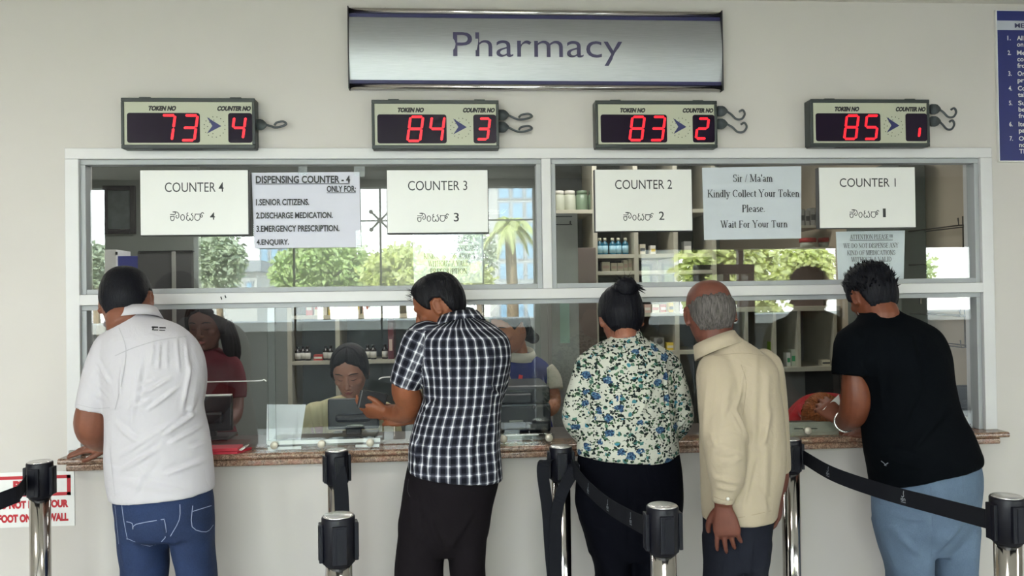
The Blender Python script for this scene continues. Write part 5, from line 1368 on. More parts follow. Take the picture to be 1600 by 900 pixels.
aA = [(182, 545, -.28, .048), (160, 590, -.29, .048), (146, 640, -.29, .052), (145, 668, -.27, .055), (156, 684, -.20, .046), (170, 690, -.12, .034), (177, 694, -.08, .026)]
aA2 = [(282, 548, -.27, .046), (294, 590, -.23, .044), (292, 650, -.17, .045), (262, 680, -.11, .036), (235, 694, -.07, .028)]
hA = [((at(178, 695, -.075), (-1, .06, -.10), (0, -.25, 1), -1), dict(curl=(.1, .12, .15, .2), spread=.28, sc=.95)), ((at(235, 694, -.07), (-1, .2, -.1), (0, -.2, 1), 1), dict(curl=(.3, .3, .35, .4)))]
mA = skin('brown_skin_warm', (116, 70, 52))
pA = build_person('person', mA, .0045, RA, [aA, aA2], lgA, MA, fA, 'man in white short sleeved shirt and blue jeans leaning on the counter', neck_to(MA, RA[0][0]+Vector((0, .01, -.03)), .056), hA)
obj('hair', hair_mesh(MA, lambda a, z: .008+.002*sstep(z/.1), ridge=.001), H_BLACK, pA, True)
m_wh = cloth('white_shirt_cotton', (186, 183, 188), .02, fbump=.3)
FA = [((239, 536), (236, 570), 3, .004), ((250, 534), (248, 575), 3, .005), ((262, 532), (262, 570), 3, .004), ((275, 530), (280, 580), 3.5, .005), ((290, 530), (296, 590), 4, .006), ((218, 616), (268, 590), 4, .006), ((214, 604), (244, 593), 3, .004), ((230, 640), (275, 606), 4, .006),
      ((257, 680), (308, 644), 5, .009), ((262, 694), (318, 664), 4, .007), ((193, 561), (189, 618), 3, .005), ((188, 712), (278, 657), 5, .008), ((190, 735), (250, 700), 5, .006), ((222, 560), (206, 660), 5, .006), ((300, 560), (285, 640), 5, .006), ((311, 600), (296, 650), 4, .006), ((180, 660), (215, 690), 5, .006),
      ((200, 640), (240, 625), 4, .005), ((260, 740), (328, 715), 6, .006), ((180, 750), (300, 770), 7, .004), ((135, 600), (165, 625), 4, .004), ((150, 560), (172, 600), 4, .005), ((300, 700), (326, 690), 4, .006), ((236, 720), (210, 770), 5, .004)]
sA = [[(184, 541, -.28, .062), (167, 568, -.285, .063), (155, 605, -.29, .061), (147.5, 640, -.29, .059)], [(282, 548, -.27, .054), (296, 582, -.24, .058), (292, 625, -.19, .056)]]
so, sme = shirt(pA, RA, sA, m_wh, F=FA, na=.003)

def world_bvh(o):
    L = root_loc(o); me = o.data
    return BVHTree.FromPolygons([v.co+L for v in me.vertices], [tuple(p.vertices) for p in me.polygons])
bv = world_bvh(so)
bm = BM(); seam(bm, bv, [(180, 556), (205, 545), (239, 534), (265, 529), (292, 526)], .003); seam(bm, bv, [(172, 700), (176, 740), (180, 776)], .002); seam(bm, bv, [(186, 512), (197, 545), (192, 590), (180, 640)], .003); seam(bm, bv, [(122, 632), (148, 638), (172, 637)], .002)
obj('seams', bm, mat('greyish_white_seam', (166, 164, 168), .8), so)
bm = BM()
for x0, x1, y0, y1 in ((237, 247, 510, 513), (249, 259, 511, 514), (240, 247, 515, 517), (249, 258, 515.4, 517.4), (238, 240, 512, 517)):
    seam(bm, bv, [(x0, (y0+y1)/2), (x1, (y0+y1)/2+.2)], (y1-y0)*.0021, .0014)
obj('printed_mark', bm, m_print, so)
cA = MA @ Vector((0, -.03, -.10))
obj('collar', collar_band(at(209, 500, -.262), (-.17, .30, 1), .066, .061, .03, .26), m_wh, so, True)
jo, _ = trousers(pA, pelA, lgA, denim('dark_blue_denim', (14, 23, 48), (30, 47, 84)), F=[((240, 800), (262, 840), 6, .005), ((300, 840), (268, 850), 5, .006), ((190, 850), (200, 890), 5, .005)], na=.003)
bj = world_bvh(jo); bm = BM(); wd = .0022
for P in ([(190, 783), (193, 808), (199, 840), (201, 842), (234, 853), (258, 840), (257, 812)], [(198, 815), (207, 818), (208, 827), (213, 819), (257, 811)], [(301, 790), (300, 823), (322, 831), (333, 820)], [(301, 799), (330, 790)], [(180, 790), (186, 850)], [(281, 788), (280, 812), (266, 838)]): seam(bm, bj, P, wd, .001, 3)
obj('stitching', bm, mat('pale_denim_stitching', (140, 150, 176), .8), jo)
for x in (fA.x-.12, fA.x+.13): shoe(pA, x, Y, 0, m_shoe, m_sole)

# ---------- man in the checked shirt
Y = -.28
tB = [(690, 501, 748, 496, -.27, .052), (662, 514, 772, 507, -.27, .09), (650, 530, 795, 529, -.28, .112), (652, 560, 799, 560, Y, .122), (658, 590, 792, 590, Y, .126), (661, 620, 785, 628, Y, .128), (649, 655, 783, 662, Y, .128), (640, 690, 782, 692, Y, .128), (638, 718, 784, 722, Y, .13), (637, 738, 785.5, 750, Y, .132)]
RB = [ringpx(r) for r in tB]
MB_ = head_matrix(688, 480, -.22, 78, -24, 0, .90)
fB = Vector((at(705, 800, Y).x, Y, 0))
pelB = [(640, 715, 782, 720, Y, .11), (633, 745, 780, 750, Y, .118), (626, 790, 770, 790, Y, .12), (620, 830, 763, 835, Y, .118), (636, 862, 748, 862, Y, .08)]
lgB = legs_for([[(622, 820, 692, 830, Y, .10), (618, 865, 694, 865, Y, .097), (616, 900, 693.5, 900, Y, .094)], [(693, 830, 762, 830, Y, .10), (699, 865, 759, 860, Y, .095), (703, 900, 758, 900, Y, .09)]], Y, (fB.x-.11, fB.x+.1))
aB = [(662, 530, -.28, .055), (648, 565, -.28, .05), (634, 604, -.27, .049), (640, 630, -.24, .047), (630, 644, -.19, .040), (616, 645, -.15, .030), (608, 645, -.125, .026)]
aB2 = [(770, 545, -.27, .045), (772, 590, -.23, .042), (750, 640, -.15, .042), (690, 655, -.12, .034), (650, 652, -.11, .027)]
hB = [((at(608, 645, -.125), (-1, .2, .10), (0, -.7, -.7), 1), dict(curl=(.45, .5, .5, .55), spread=.08, tc=.4, sc=.92)), ((at(650, 652, -.11), (-1, .1, .1), (0, -1, .3), 1), dict(curl=(.4, .4, .45, .5)))]
mB = skin('brown_skin_ochre', (124, 72, 46))
pB = build_person('person', mB, .0045, RB, [aB, aB2], lgB, MB_, fB, 'man in black and white checked shirt and dark trousers, holding a wallet', neck_to(MB_, RB[0][0]+Vector((0, .01, -.03)), .056), hB)
LB = [(0, .082), (.5, .078), (.85, .05), (1.05, .02), (1.2, .0), (1.36, -.006), (1.45, .022), (1.85, .02), (2.05, -.03), (2.3, -.066), (PI, -.072)]
qB = random.Random(3)
def wispsB(t):
    for _ in range(60):
        a = qB.uniform(-1.0, 1.0); row = HEADS[qB.randint(9, 15)]; p = hpoint(row, a, .008); strand(t, p, Vector((p.x, p.y*.8, .09)), qB.uniform(.012, .03), .0009, Vector((0, .5, .1)), qB)
obj('hair', hair_mesh(MB_, lambda a, z: .011+.004*sstep((z-.03)/.08), LB, ridge=.003, seed=4, extra=wispsB), H_BROWNBLACK, pB, True)
FB = [((700, 520), (700, 600), 5, .004), ((740, 520), (735, 620), 6, .004), ((665, 545), (668, 640), 3.5, .006), ((770, 540), (760, 660), 6, .006), ((655, 640), (690, 625), 5, .006), ((650, 680), (655, 735), 4, .008), ((668, 690), (672, 745), 4, .006), ((700, 660), (705, 750), 6, .005), ((740, 650), (736, 755), 6, .006), ((770, 650), (772, 750), 5, .007), ((630, 570), (655, 585), 4, .004), ((760, 600), (785, 620), 5, .005)]
sB = [[(664, 530, -.28, .066), (648, 562, -.28, .062), (632, 603, -.27, .053)], [(770, 545, -.27, .055), (774, 585, -.24, .050), (764, 625, -.17, .048)]]
m_pl = plaid()
so, sme = shirt(pB, RB, sB, m_pl, F=FB, na=.0025)
L = root_loc(so); me = so.data; co = npco(me)+np.array(L); px, py = npproj(co)
att = me.attributes.new('weave', 'FLOAT_VECTOR', 'POINT'); W = np.zeros((len(co), 3))
zc = np.array([c.z for c, a, b in RB])[::-1]; xc = np.array([c.x for c, a, b in RB])[::-1]; ac = np.array([a.x for c, a, b in RB])[::-1]
cx = np.interp(co[:, 2], zc, xc); aw = np.interp(co[:, 2], zc, ac)
ph = np.arctan2((co[:, 0]-cx)/np.maximum(aw, .05), -(co[:, 1]-Y)/.125)
aw = np.maximum(aw, .13); ph = np.arctan2((co[:, 0]-cx)/aw, -(co[:, 1]-Y)/.125)
W[:, 0] = ph*.152+.006; W[:, 1] = co[:, 2]+.04*(co[:, 0]-cx)*0
p0, p1 = np.array(at(664, 528, -.28)), np.array(at(632, 603, -.27)); ax = (p1-p0)/np.linalg.norm(p1-p0)
rel = co-p0; al = rel@ax; pr = rel-al[:, None]*ax; e1 = np.array([1, 0, 0])-ax*ax[0]; e1 /= np.linalg.norm(e1); e2 = np.cross(ax, e1)
lim = 668+(py-520)*(-.09); onsl = (px < lim-3) & (py < 612) & (py > 516)
W[onsl, 0] = (np.arctan2(pr@e1, -(pr@e2)*np.sign(e2[1])*-1)*.058)[onsl]; W[onsl, 1] = al[onsl]
att.data.foreach_set('vector', W.astype('f').ravel())
cb = collar_band(at(719, 505, -.268), (-.14, .3, 1), .062, .057, .026, .3); co_ = obj('collar', cb, m_pl, so, True)
at2 = co_.data.attributes.new('weave', 'FLOAT_VECTOR', 'POINT')
for i, v in enumerate(co_.data.vertices): at2.data[i].vector = (math.atan2(v.co.x+L.x-at(718, 500, -.27).x, -(v.co.y+L.y+.27))*.075, v.co.z*1.2, 0)
tr, _ = trousers(pB, pelB, lgB, cloth('charcoal_brown_trouser', (24, 21, 24), .08), F=[((660, 790), (696, 870), 7, .005), ((740, 800), (702, 860), 6, .006), ((640, 760), (650, 850), 6, .004)], na=.003)
bj = world_bvh(tr); bm = BM(); seam(bm, bj, [(639, 748), (637, 765), (641, 776)], .003, .001); obj('pocket_seam', bm, m_print, tr)
for x in (fB.x-.11, fB.x+.1): shoe(pB, x, Y, .3, m_shoe, m_sole)
# wallet in his hand
w4 = [at(557, 637, -.14), at(563, 609, -.14), at(606, 616, -.135), at(600, 641, -.135)]
bm = BM(); f = [bm.verts.new(p) for p in w4]; g = [bm.verts.new(p+Vector((0, .016, 0))) for p in w4]
bm.faces.new(f); bm.faces.new(g[::-1])
for i in range(4): bm.faces.new((f[i], g[i], g[(i+1) % 4], f[(i+1) % 4]))
bmesh.ops.recalc_face_normals(bm, faces=bm.faces); bmesh.ops.bevel(bm, geom=list(bm.edges), offset=.003, segments=2, affect='EDGES')
wl = one('wallet', bm, mat('black_leather', (12, 13, 18), .75, bump=.2, bscale=500), 'black leather wallet held in the checked shirted man\'s hand', 'wallet')
bm = BM(); V_ = [w4[0].lerp(w4[3], .06)+Vector((0, -.001, 0)), w4[1].lerp(w4[2], .06)+Vector((0, -.001, 0)), w4[1].lerp(w4[2], .10)+Vector((0, -.001, 0)), w4[0].lerp(w4[3], .10)+Vector((0, -.001, 0))]
bm.faces.new([bm.verts.new(p) for p in V_]); obj('fold_line', bm, m_darkpanel, wl)

# ---------- woman in the floral blouse
Y = -.28
tC = [(953, 528, 1007, 527, -.27, .054), (926, 541, 1034, 541, -.275, .086), (911, 556, 1050, 556, -.28, .106), (907, 585, 1056, 585, Y, .12), (908, 620, 1056, 620, Y, .124), (907, 650, 1056, 650, Y, .126), (904, 680, 1058, 680, Y, .128), (901, 698, 1060, 702, Y, .132), (901, 711, 1060, 717, Y, .13)]
RC = [ringpx(r) for r in tC]
MC = head_matrix(971, 499, -.23, 1, -24, 0, .88)
fC = Vector((at(980, 800, Y).x, Y, 0))
pelC = [(907, 690, 1056, 690, Y, .118), (902, 720, 1063, 722, Y, .128), (899, 765, 1067, 768, Y, .135), (898, 790, 1065, 800, Y, .133), (910, 828, 1055, 836, Y, .12), (920, 865, 1048, 868, Y, .1)]
lgC = legs_for([[(903, 810, 985, 815, Y, .115), (921, 860, 984, 860, Y, .105), (931, 900, 983, 900, Y, .10)], [(978, 812, 1060, 820, Y, .115), (985, 860, 1049, 860, Y, .105), (985, 900, 1041, 900, Y, .10)]], Y, (fC.x-.1, fC.x+.1))
aC = [(926, 570, -.28, .042), (910, 610, -.28, .040), (906, 660, -.25, .042), (925, 682, -.16, .034), (945, 694, -.07, .025)]
aC2 = [(1036, 570, -.28, .042), (1052, 610, -.28, .040), (1054, 660, -.25, .042), (1030, 682, -.16, .034), (1010, 694, -.07, .025)]
hC = [((at(945, 694, -.07), (.6, .7, 0), (0, -.2, 1), 1), dict(curl=(.3, .3, .35, .4), sc=.9)), ((at(1010, 694, -.07), (-.6, .7, 0), (0, -.2, 1), -1), dict(curl=(.3, .3, .35, .4), sc=.9))]
mC = skin('brown_skin_soft', (132, 84, 66))
pC = build_person('person', mC, .0045, RC, [aC, aC2], lgC, MC, fC, 'woman with a high hair bun in a floral blouse and black trousers', neck_to(MC, RC[0][0]+Vector((0, .01, -.03)), .048), hC, female=True)
LC = [(0, .066), (.75, .060), (1.0, .03), (1.15, -.012), (1.5, .0), (1.8, -.01), (2.05, -.055), (2.5, -.092), (PI, -.10)]
qC = random.Random(11)
def bunC(t):
    MI = MC.inverted(); c = MI @ at(978, 449, -.275)
    k0 = len(t.verts); ball(t, c, .047, .042, .040, seg=28); t.verts.ensure_lookup_table()
    for v in list(t.verts)[k0:]:
        d = v.co-c; v.co = c+d*(1+.16*noise.noise(d*55)+.10*noise.noise(d*120))
    for _ in range(26):
        d = Vector((qC.gauss(0, 1), qC.gauss(-.4, .8), qC.gauss(.4, .8))).normalized(); strand(t, c+d*.036, d, qC.uniform(.015, .035), .0016, Vector((.2, 0, -.3)), qC)
    for k in range(9):
        e = MI @ at(1004+qC.uniform(-6, 6), 455+qC.uniform(-8, 5), -.28); tube(t, [(*(c+Vector((.02, 0, 0))), .005), (*(c.lerp(e, .6)+Vector((0, 0, .01))), .004), (*e, .0006)], 6, smooth=3)
    for s in (-1, 1):
        for k in range(7):
            p = hpoint(HEADS[30], s*(2.2+.08*k), .004); strand(t, p, Vector((0, -.2, -1)), qC.uniform(.02, .05), .0014, Vector((0, 0, -.3)), qC)
obj('hair', hair_mesh(MC, lambda a, z: .012+.006*sstep((z-.02)/.08)+.004*sstep((a-1.8)), LC, ridge=.003, seed=9, extra=bunC), H_BLACK, pC, True)
FC = [((930, 560), (922, 690), 4, .005), ((1040, 560), (1046, 690), 4, .005), ((905, 690), (1050, 700), 3, .004), ((930, 668), (1020, 676), 5, .005), ((915, 700), (1000, 709), 2.5, .004), ((980, 690), (1055, 688), 3, .005), ((940, 590), (960, 650), 7, .003), ((1020, 590), (1000, 650), 7, .003), ((885, 640), (905, 668), 4, .005), ((1078, 640), (1058, 672), 4, .005), ((925, 640), (1000, 655), 5, .004), ((910, 682), (960, 690), 3, .005)]
sC = [[(926, 568, -.28, .052), (913, 598, -.285, .051), (904, 630, -.28, .051), (902, 655, -.26, .050), (915, 678, -.19, .043), (938, 692, -.08, .032)], [(1036, 568, -.28, .052), (1050, 598, -.285, .051), (1058, 630, -.28, .051), (1059.5, 655, -.26, .050), (1044, 678, -.19, .043), (1016, 692, -.08, .032)]]
so, _ = shirt(pC, RC, sC, floral(), F=FC, na=.004, name='blouse', neck=.05)
tr, _ = trousers(pC, pelC, lgC, cloth('navy_black_trouser', (7, 8, 15), .1), F=[((985, 760), (984, 850), 5, -.006)], na=.003)
for x in (fC.x-.1, fC.x+.1): shoe(pC, x, Y, 0, m_shoe, m_sole)

# ---------- elderly man in the cream shirt
Y = -.56
tD = [(1100, 546, 1152, 524, -.55, .055), (1098, 568, 1188, 549, -.555, .088), (1099, 590, 1210, 573, Y, .108), (1097, 620, 1215, 604, Y, .118), (1095, 660, 1221, 645, Y, .124), (1095, 700, 1225, 688, Y, .126), (1096, 740, 1222, 738, Y, .126), (1098, 780, 1215, 775, Y, .126), (1100.5, 812, 1209.5, 803, Y, .126)]
RD = [ringpx(r) for r in tD]
MD = head_matrix(1110, 492, -.51, -6, -12, -4, .93)
fD = Vector((at(1152, 800, Y).x, Y, 0))
pelD = [(1100, 780, 1208, 780, Y, .108), (1100, 815, 1205, 815, Y, .112), (1101, 850, 1200, 850, Y, .11), (1101, 880, 1197, 880, Y, .1)]
lgD = legs_for([[(1100, 840, 1158, 840, Y, .10), (1101.5, 870, 1154, 870, Y, .098), (1102, 900, 1152, 900, Y, .094)], [(1145, 840, 1202, 840, Y, .10), (1146, 870, 1198, 870, Y, .098), (1147, 900, 1195, 900, Y, .094)]], Y, (fD.x-.09, fD.x+.09))
aD = [(1122, 580, -.6, .044), (1126, 640, -.645, .04), (1130, 700, -.665, .038), (1131, 750, -.675, .033), (1130, 788, -.675, .027)]
aD2 = [(1190, 578, -.525, .042), (1206, 640, -.49, .036), (1214, 700, -.47, .032), (1219, 745, -.45, .028), (1216, 765, -.45, .026)]
hD = [((at(1129.5, 788, -.675), (.12, -.05, -1), (-.45, -1, 0), 1), dict(curl=(.22, .26, .3, .34), spread=.16, sc=.94)), ((at(1216, 768, -.45), (-.05, .05, -1), (1, -.3, 0), 1), dict(curl=(.4, .45, .5, .5), sc=.9))]
mD = skin('dark_brown_skin', (98, 56, 44))
pD = build_person('person', mD, .0038, RD, [aD, aD2], lgD, MD, fD, 'elderly balding man with grey hair in a long cream shirt, arms hanging', neck_to(MD, RD[0][0]+Vector((0, .01, -.03)), .05), hD)
LD = [(0, .2), (.9, .2), (1.05, .03), (1.15, -.02), (1.36, -.02), (1.45, .024), (1.85, .02), (2.05, -.03), (2.3, -.066), (PI, -.074)]
obj('hair', hair_mesh(MD, lambda a, z: .006+.002*sstep((a-1.6)), LD, ridge=.0035, seed=6, bald=lambda a: .022+.018*sstep((a-1.6)/1.5)), H_GREY, pD, True)
FD = [((1163, 575), (1150, 640), 4, .006), ((1150, 640), (1168, 690), 4, .007), ((1200, 590), (1196, 800), 7, .004), ((1180, 560), (1176, 700), 8, .004), ((1105, 600), (1098, 680), 5, .004), ((1124, 700), (1158, 712), 4, .006), ((1120, 722), (1160, 716), 4, .006), ((1115, 745), (1156, 756), 4, .007), ((1118, 760), (1150, 766), 4, .006), ((1175, 720), (1160, 790), 6, .004), ((1205, 640), (1190, 700), 6, .005), ((1140, 600), (1128, 660), 6, .005), ((1110, 680), (1120, 700), 4, .004), ((1182, 760), (1200, 800), 5, .004)]
sD = [[(1122, 578, -.59, .062), (1124, 620, -.63, .066), (1130, 670, -.66, .066), (1134, 715, -.67, .060), (1135, 752, -.675, .050), (1131, 772, -.675, .036), (1130, 786, -.675, .0335)], [(1194, 572, -.52, .056), (1206, 640, -.49, .05), (1214, 700, -.47, .042), (1220, 736, -.455, .034)]]
m_cr = cloth('cream_shirt_cotton', (164, 152, 132), .03, fbump=.3)
so, _ = shirt(pD, RD, sD, m_cr, F=FD, na=.003)
obj('collar', collar_band(at(1122, 545, -.55), (-.34, .28, 1), .060, .056, .034, .22), m_cr, so, True)
bv = world_bvh(so); bm = BM()
seam(bm, bv, [(1116, 776), (1130, 781), (1145, 781)], .0025); seam(bm, bv, [(1158, 570), (1166, 600), (1160, 650)], .002); seam(bm, bv, [(1100, 806), (1145, 810), (1205, 798)], .002); seam(bm, bv, [(1116, 556), (1160, 552), (1194, 556)], .002)
obj('seams', bm, mat('cream_seam', (140, 128, 108), .8), so)
p, n_ = snap(bv, 1137, 779, .002); bm = BM(); lathe(bm, p, [(0, -.002), (.005, -.002), (.005, .001), (0, .001)], 12, 'y'); obj('cuff_button', bm, m_label, so, True)
trousers(pD, pelD, lgD, cloth('dark_grey_trouser', (30, 32, 40), .08), F=[((1150, 830), (1150, 890), 4, -.006), ((1175, 840), (1170, 900), 5, .004)], na=.002)
for x in (fD.x-.09, fD.x+.09): shoe(pD, x, Y, .3, m_shoe, m_sole)

# ---------- man in the black T-shirt
Y = -.30
tE = [(1338, 501, 1408, 489, -.27, .058), (1320, 516, 1440, 503, -.27, .1), (1314, 540, 1465, 520, -.28, .125), (1322, 570, 1480, 555, Y, .14), (1342, 600, 1483, 598, Y, .146), (1350, 640, 1492, 640, Y, .15), (1352, 672, 1512, 672, Y, .154), (1355, 705, 1524, 704, Y, .158), (1361, 735, 1526.5, 712, Y, .158), (1366, 765, 1526, 726, Y, .158)]
RE = [ringpx(r) for r in tE]; RE[-1][2].z = -.03; RE[-2][2].z = -.012
ME_ = head_matrix(1363, 464, -.23, 6, -20, -4, .90)
fE = Vector((at(1450, 800, Y).x, Y, 0))
pelE = [(1366, 690, 1516, 685, Y, .125), (1367, 750, 1526, 740, Y, .142), (1366, 790, 1523, 790, Y, .14), (1371, 825, 1518, 825, Y, .13), (1392, 862, 1502, 860, Y, .08)]
lgE = legs_for([[(1368, 815, 1452, 825, Y, .115), (1380, 860, 1450, 862, Y, .108), (1391, 900, 1449, 900, Y, .102)], [(1450, 820, 1520, 815, Y, .115), (1457, 862, 1517.5, 860, Y, .106), (1461, 900, 1517, 900, Y, .10)]], Y, (fE.x-.1, fE.x+.12))
aE = [(1340, 545, -.29, .048), (1336, 585, -.30, .054), (1338, 620, -.30, .0525), (1334, 644, -.27, .05), (1326, 655, -.2, .041), (1319, 660, -.13, .031), (1316, 658, -.10, .028)]
aE2 = [(1440, 545, -.28, .05), (1440, 590, -.24, .046), (1450, 640, -.16, .045), (1400, 668, -.11, .034), (1372, 676, -.08, .028)]
hE = [((at(1316, 658, -.10), (-.35, .55, .45), (-.4, -.8, .5), 1), dict(curl=(.5, .5, .55, .6), sc=.95)), ((at(1372, 676, -.08), (-.8, .4, .0), (0, -.4, 1), 1), dict(curl=(.3, .3, .35, .4), sc=.95))]
mE = skin('brown_skin_deep', (104, 56, 36))
pE = build_person('person', mE, .0045, RE, [aE, aE2], lgE, ME_, fE, 'man with spiky hair in a black T-shirt and pale blue jeans', neck_to(ME_, RE[0][0]+Vector((0, .01, -.03)), .06), hE)
qE = random.Random(5)
def spikes(t):
    for _ in range(420):
        a = qE.uniform(-PI, PI); row = HEADS[qE.randint(1, 22)]; p = hpoint(row, a, .014)
        if p.y > .02 and row[0] < .06: continue
        d = Vector((p.x*.9, p.y*.6, max(.02, row[0]+.03)))+Vector((qE.gauss(0, .02), qE.gauss(0, .02), qE.gauss(0, .02)))
        strand(t, p-d.normalized()*.006, d, qE.uniform(.016, .03), .0042, Vector((qE.gauss(0, .3), qE.gauss(0, .3), qE.gauss(.1, .2))), qE)
obj('hair', hair_mesh(ME_, lambda a, z: .012+.008*sstep((z-.03)/.07), ridge=.004, seed=2, extra=spikes), H_BLACK, pE, True)
m_bk = cloth('black_jersey', (6, 9, 13), .12)
sE = [[(1340, 535, -.285, .07), (1334, 560, -.295, .072), (1333, 587, -.30, .072)], [(1440, 545, -.28, .06), (1442, 580, -.25, .058), (1436, 615, -.2, .055)]]
so, _ = shirt(pE, RE, sE, m_bk, F=[((1440, 600), (1400, 680), 8, .006), ((1480, 640), (1430, 700), 8, .006), ((1360, 700), (1450, 730), 8, .005), ((1370, 560), (1380, 640), 7, .005), ((1420, 520), (1440, 600), 8, .004)], na=.004, name='tshirt', neck=.064)
bv = world_bvh(so); bm = BM()
for P in ([(1377, 720), (1382, 724), (1385, 728)], [(1382, 727), (1388, 723)]): seam(bm, bv, P, .003, .001)
obj('printed_mark', bm, m_logo, so)
ls = RE[0][0]+Vector((0, 0, .012))
bm = BM(); tube(bm, [(ls.x+.064*math.cos(t*PI/12), ls.y+.01+.060*math.sin(t*PI/12), ls.z+.004+.010*math.cos(t*PI/12)+.016*math.sin(t*PI/12), .0018) for t in range(25)], 6)
nk = obj('necklace', bm, mat('silver_chain', (200, 200, 200), .3, 1), pE, True); nk['label'] = 'thin silver neck chain'
w0 = at(1320, 659, -.135); wv = (at(1316, 658, -.10)-at(1326, 655, -.2)).normalized(); e1_, e2_ = frame_of(wv)
bm = BM(); tube(bm, [(*(w0+e1_*.036*math.cos(t*PI/12)+e2_*.036*math.sin(t*PI/12)), .0042) for t in range(25)], 8)
bc = obj('bracelet', bm, mat('bright_silver', (230, 230, 228), .2, 1), pE, True); bc['label'] = 'bright silver wrist bangle'
tr, _ = trousers(pE, pelE, lgE, denim('pale_blue_denim', (66, 83, 104), (94, 113, 136)), F=[((1392, 800), (1450, 812), 6, .006), ((1400, 830), (1440, 870), 7, .006), ((1500, 820), (1462, 860), 7, .006), ((1378, 840), (1400, 890), 6, .005), ((1458, 760), (1456, 860), 5, -.004)], na=.004)
bj = world_bvh(tr); bm = BM()
for P in ([(1388, 775), (1392, 788), (1430, 803), (1458, 802), (1460, 780)], [(1503, 730), (1505, 770)], [(1454, 760), (1457, 820), (1455, 870)], [(1372, 770), (1382, 840), (1393, 895)]): seam(bm, bj, P, .0022, .001, 3)
obj('stitching', bm, mat('slate_stitching', (84, 100, 124), .8), tr)
for x in (fE.x-.1, fE.x+.12): shoe(pE, x, Y, 0, m_shoe, m_sole)
bm = BM(); P = [at(1285, 641, -.06), at(1311, 616, -.05), at(1313, 632, -.06)]
f = [bm.verts.new(p) for p in P]; bm.faces.new(f); r_ = bmesh.ops.extrude_face_region(bm, geom=list(bm.faces)); bmesh.ops.translate(bm, verts=[v for v in r_['geom'] if isinstance(v, bmesh.types.BMVert)], vec=(0, .001, 0)); bmesh.ops.recalc_face_normals(bm, faces=bm.faces)
one('paper_slip', bm, m_label, 'white paper slip in the hand of the man in the black T-shirt', 'paper')
# ---- the staff behind the glass
m_desk_skirt = cloth('black_work_trouser', (30, 30, 36), .08)
def face_marks(o, M, lips, brow=H_BLACK):
    bv = world_bvh(o)
    def on(x, z):
        a = M @ Vector((x, .16, z)); d = (M.to_3x3() @ Vector((0, -1, 0))).normalized(); h = bv.ray_cast(a, d); return h
    def line(P, wd, lift):
        bm = BM(); row = None; Q = catmull([(*p, w_) for p, w_ in zip(P, wd)], 4)
        for i, (x, z, w_) in enumerate(Q):
            h = on(x, z)
            if h[0] is None: continue
            u = M.to_3x3().normalized() @ Vector((0, 0, 1)); p = h[0]+h[1]*lift
            c = (bm.verts.new(p+u*w_/2), bm.verts.new(p-u*w_/2))
            if row: bm.faces.new((row[0], c[0], c[1], row[1]))
            row = c
        return bm
    for s in (-1, 1):
        obj('eyebrow', line([(s*.014, .030), (s*.03, .0345), (s*.046, .031), (s*.054, .026)], (.003, .0055, .0045, .0015), .001), brow, o)
        obj('eyelash', line([(s*.018, .001), (s*.026, -.0025), (s*.036, -.003), (s*.045, .001)], (.0012, .003, .003, .0015), .0008), brow, o)
    obj('lips', line([(-.021, -.064), (-.01, -.0655), (0, -.0655), (.01, -.0655), (.021, -.064)], (.002, .011, .0135, .011, .002), .0006), lips, o)
m_lip = mat('rose_brown_lip', (142, 76, 72), .4)
def wr(x, y, z, a, b): return (Vector((x, y, z)), Vector((a, 0, 0)), Vector((0, b, 0)))
def stool(x, y, h, label):
    r = thing('round_stool', (x, y, 0), label, 'stool')
    obj('seat', lathe(BM(), (x, y, h-.06), [(0, 0), (.16, 0), (.175, .012), (.175, .045), (.16, .06), (0, .06)], 24), m_dark, r, True)
    obj('column', lathe(BM(), (x, y, 0), [(.025, .05), (.025, h-.06)], 12), m_steel, r, True)
    obj('base', lathe(BM(), (x, y, 0), [(0, 0), (.2, 0), (.2, .012), (.03, .05), (0, .05)], 24), m_dark, r, True)

# seated woman in cream
Y = .66
R1 = [ringpx(r) for r in [(528, 618, 570, 617, Y, .048), (500, 627, 596, 626, Y, .07), (484, 642, 608, 642, Y, .092), (478, 668, 610, 668, Y, .10), (480, 700, 606, 700, Y, .10)]]
cx1 = R1[-1][0].x; R1 += [wr(cx1, Y, .72, .15, .105), wr(cx1, Y+.01, .60, .17, .13)]
M1 = head_matrix(547, 580, .56, 176, -24, 2, .93)
def lap(cx, Y, h):
    return [[(cx+s*.09, Y, h+.06, .085), (cx+s*.1, Y-.2, h+.07, .078), (cx+s*.1, Y-.36, h+.06, .062), (cx+s*.1, Y-.38, h-.2, .052), (cx+s*.1, Y-.30, .09, .042)] for s in (-1, 1)]
def lapx(P): return lambda bm: [tube(bm, [(*p[:3], p[3]*.8) for p in l]+[(l[-1][0], l[-1][1]-.08, .04, .03)], 14, smooth=3) for l in P]
L1 = lap(cx1, Y, .5)
a1 = [(488, 645, Y, .042), (476, 680, Y-.03, .038), (478, 712, Y-.1, .036), (500, 716, Y-.25, .028)]; a1b = [(602, 645, Y, .042), (612, 682, Y-.03, .038), (608, 712, Y-.1, .036), (585, 716, Y-.25, .028)]
h1 = [((at(500, 716, Y-.25), (.3, -1, 0), (0, 0, 1), -1), dict(sc=.88)), ((at(585, 716, Y-.25), (-.3, -1, 0), (0, 0, 1), 1), dict(sc=.88))]
m1 = skin('light_brown_skin', (166, 116, 96))
p1 = build_person('person', m1, .0034, R1, [a1, a1b], [], M1, Vector((cx1, Y, 0)), 'seated woman with parted black hair in cream, looking down behind the monitor', neck_to(M1, R1[0][0]+Vector((0, .01, -.02)), .042), h1, female=True, extra=lapx(L1))
face_marks(p1, M1, m_lip)
LW = [(0, .082), (.12, .076), (.5, .064), (.8, .048), (1.0, .022), (1.2, -.018), (1.5, -.05), (2.0, -.075), (PI, -.10)]
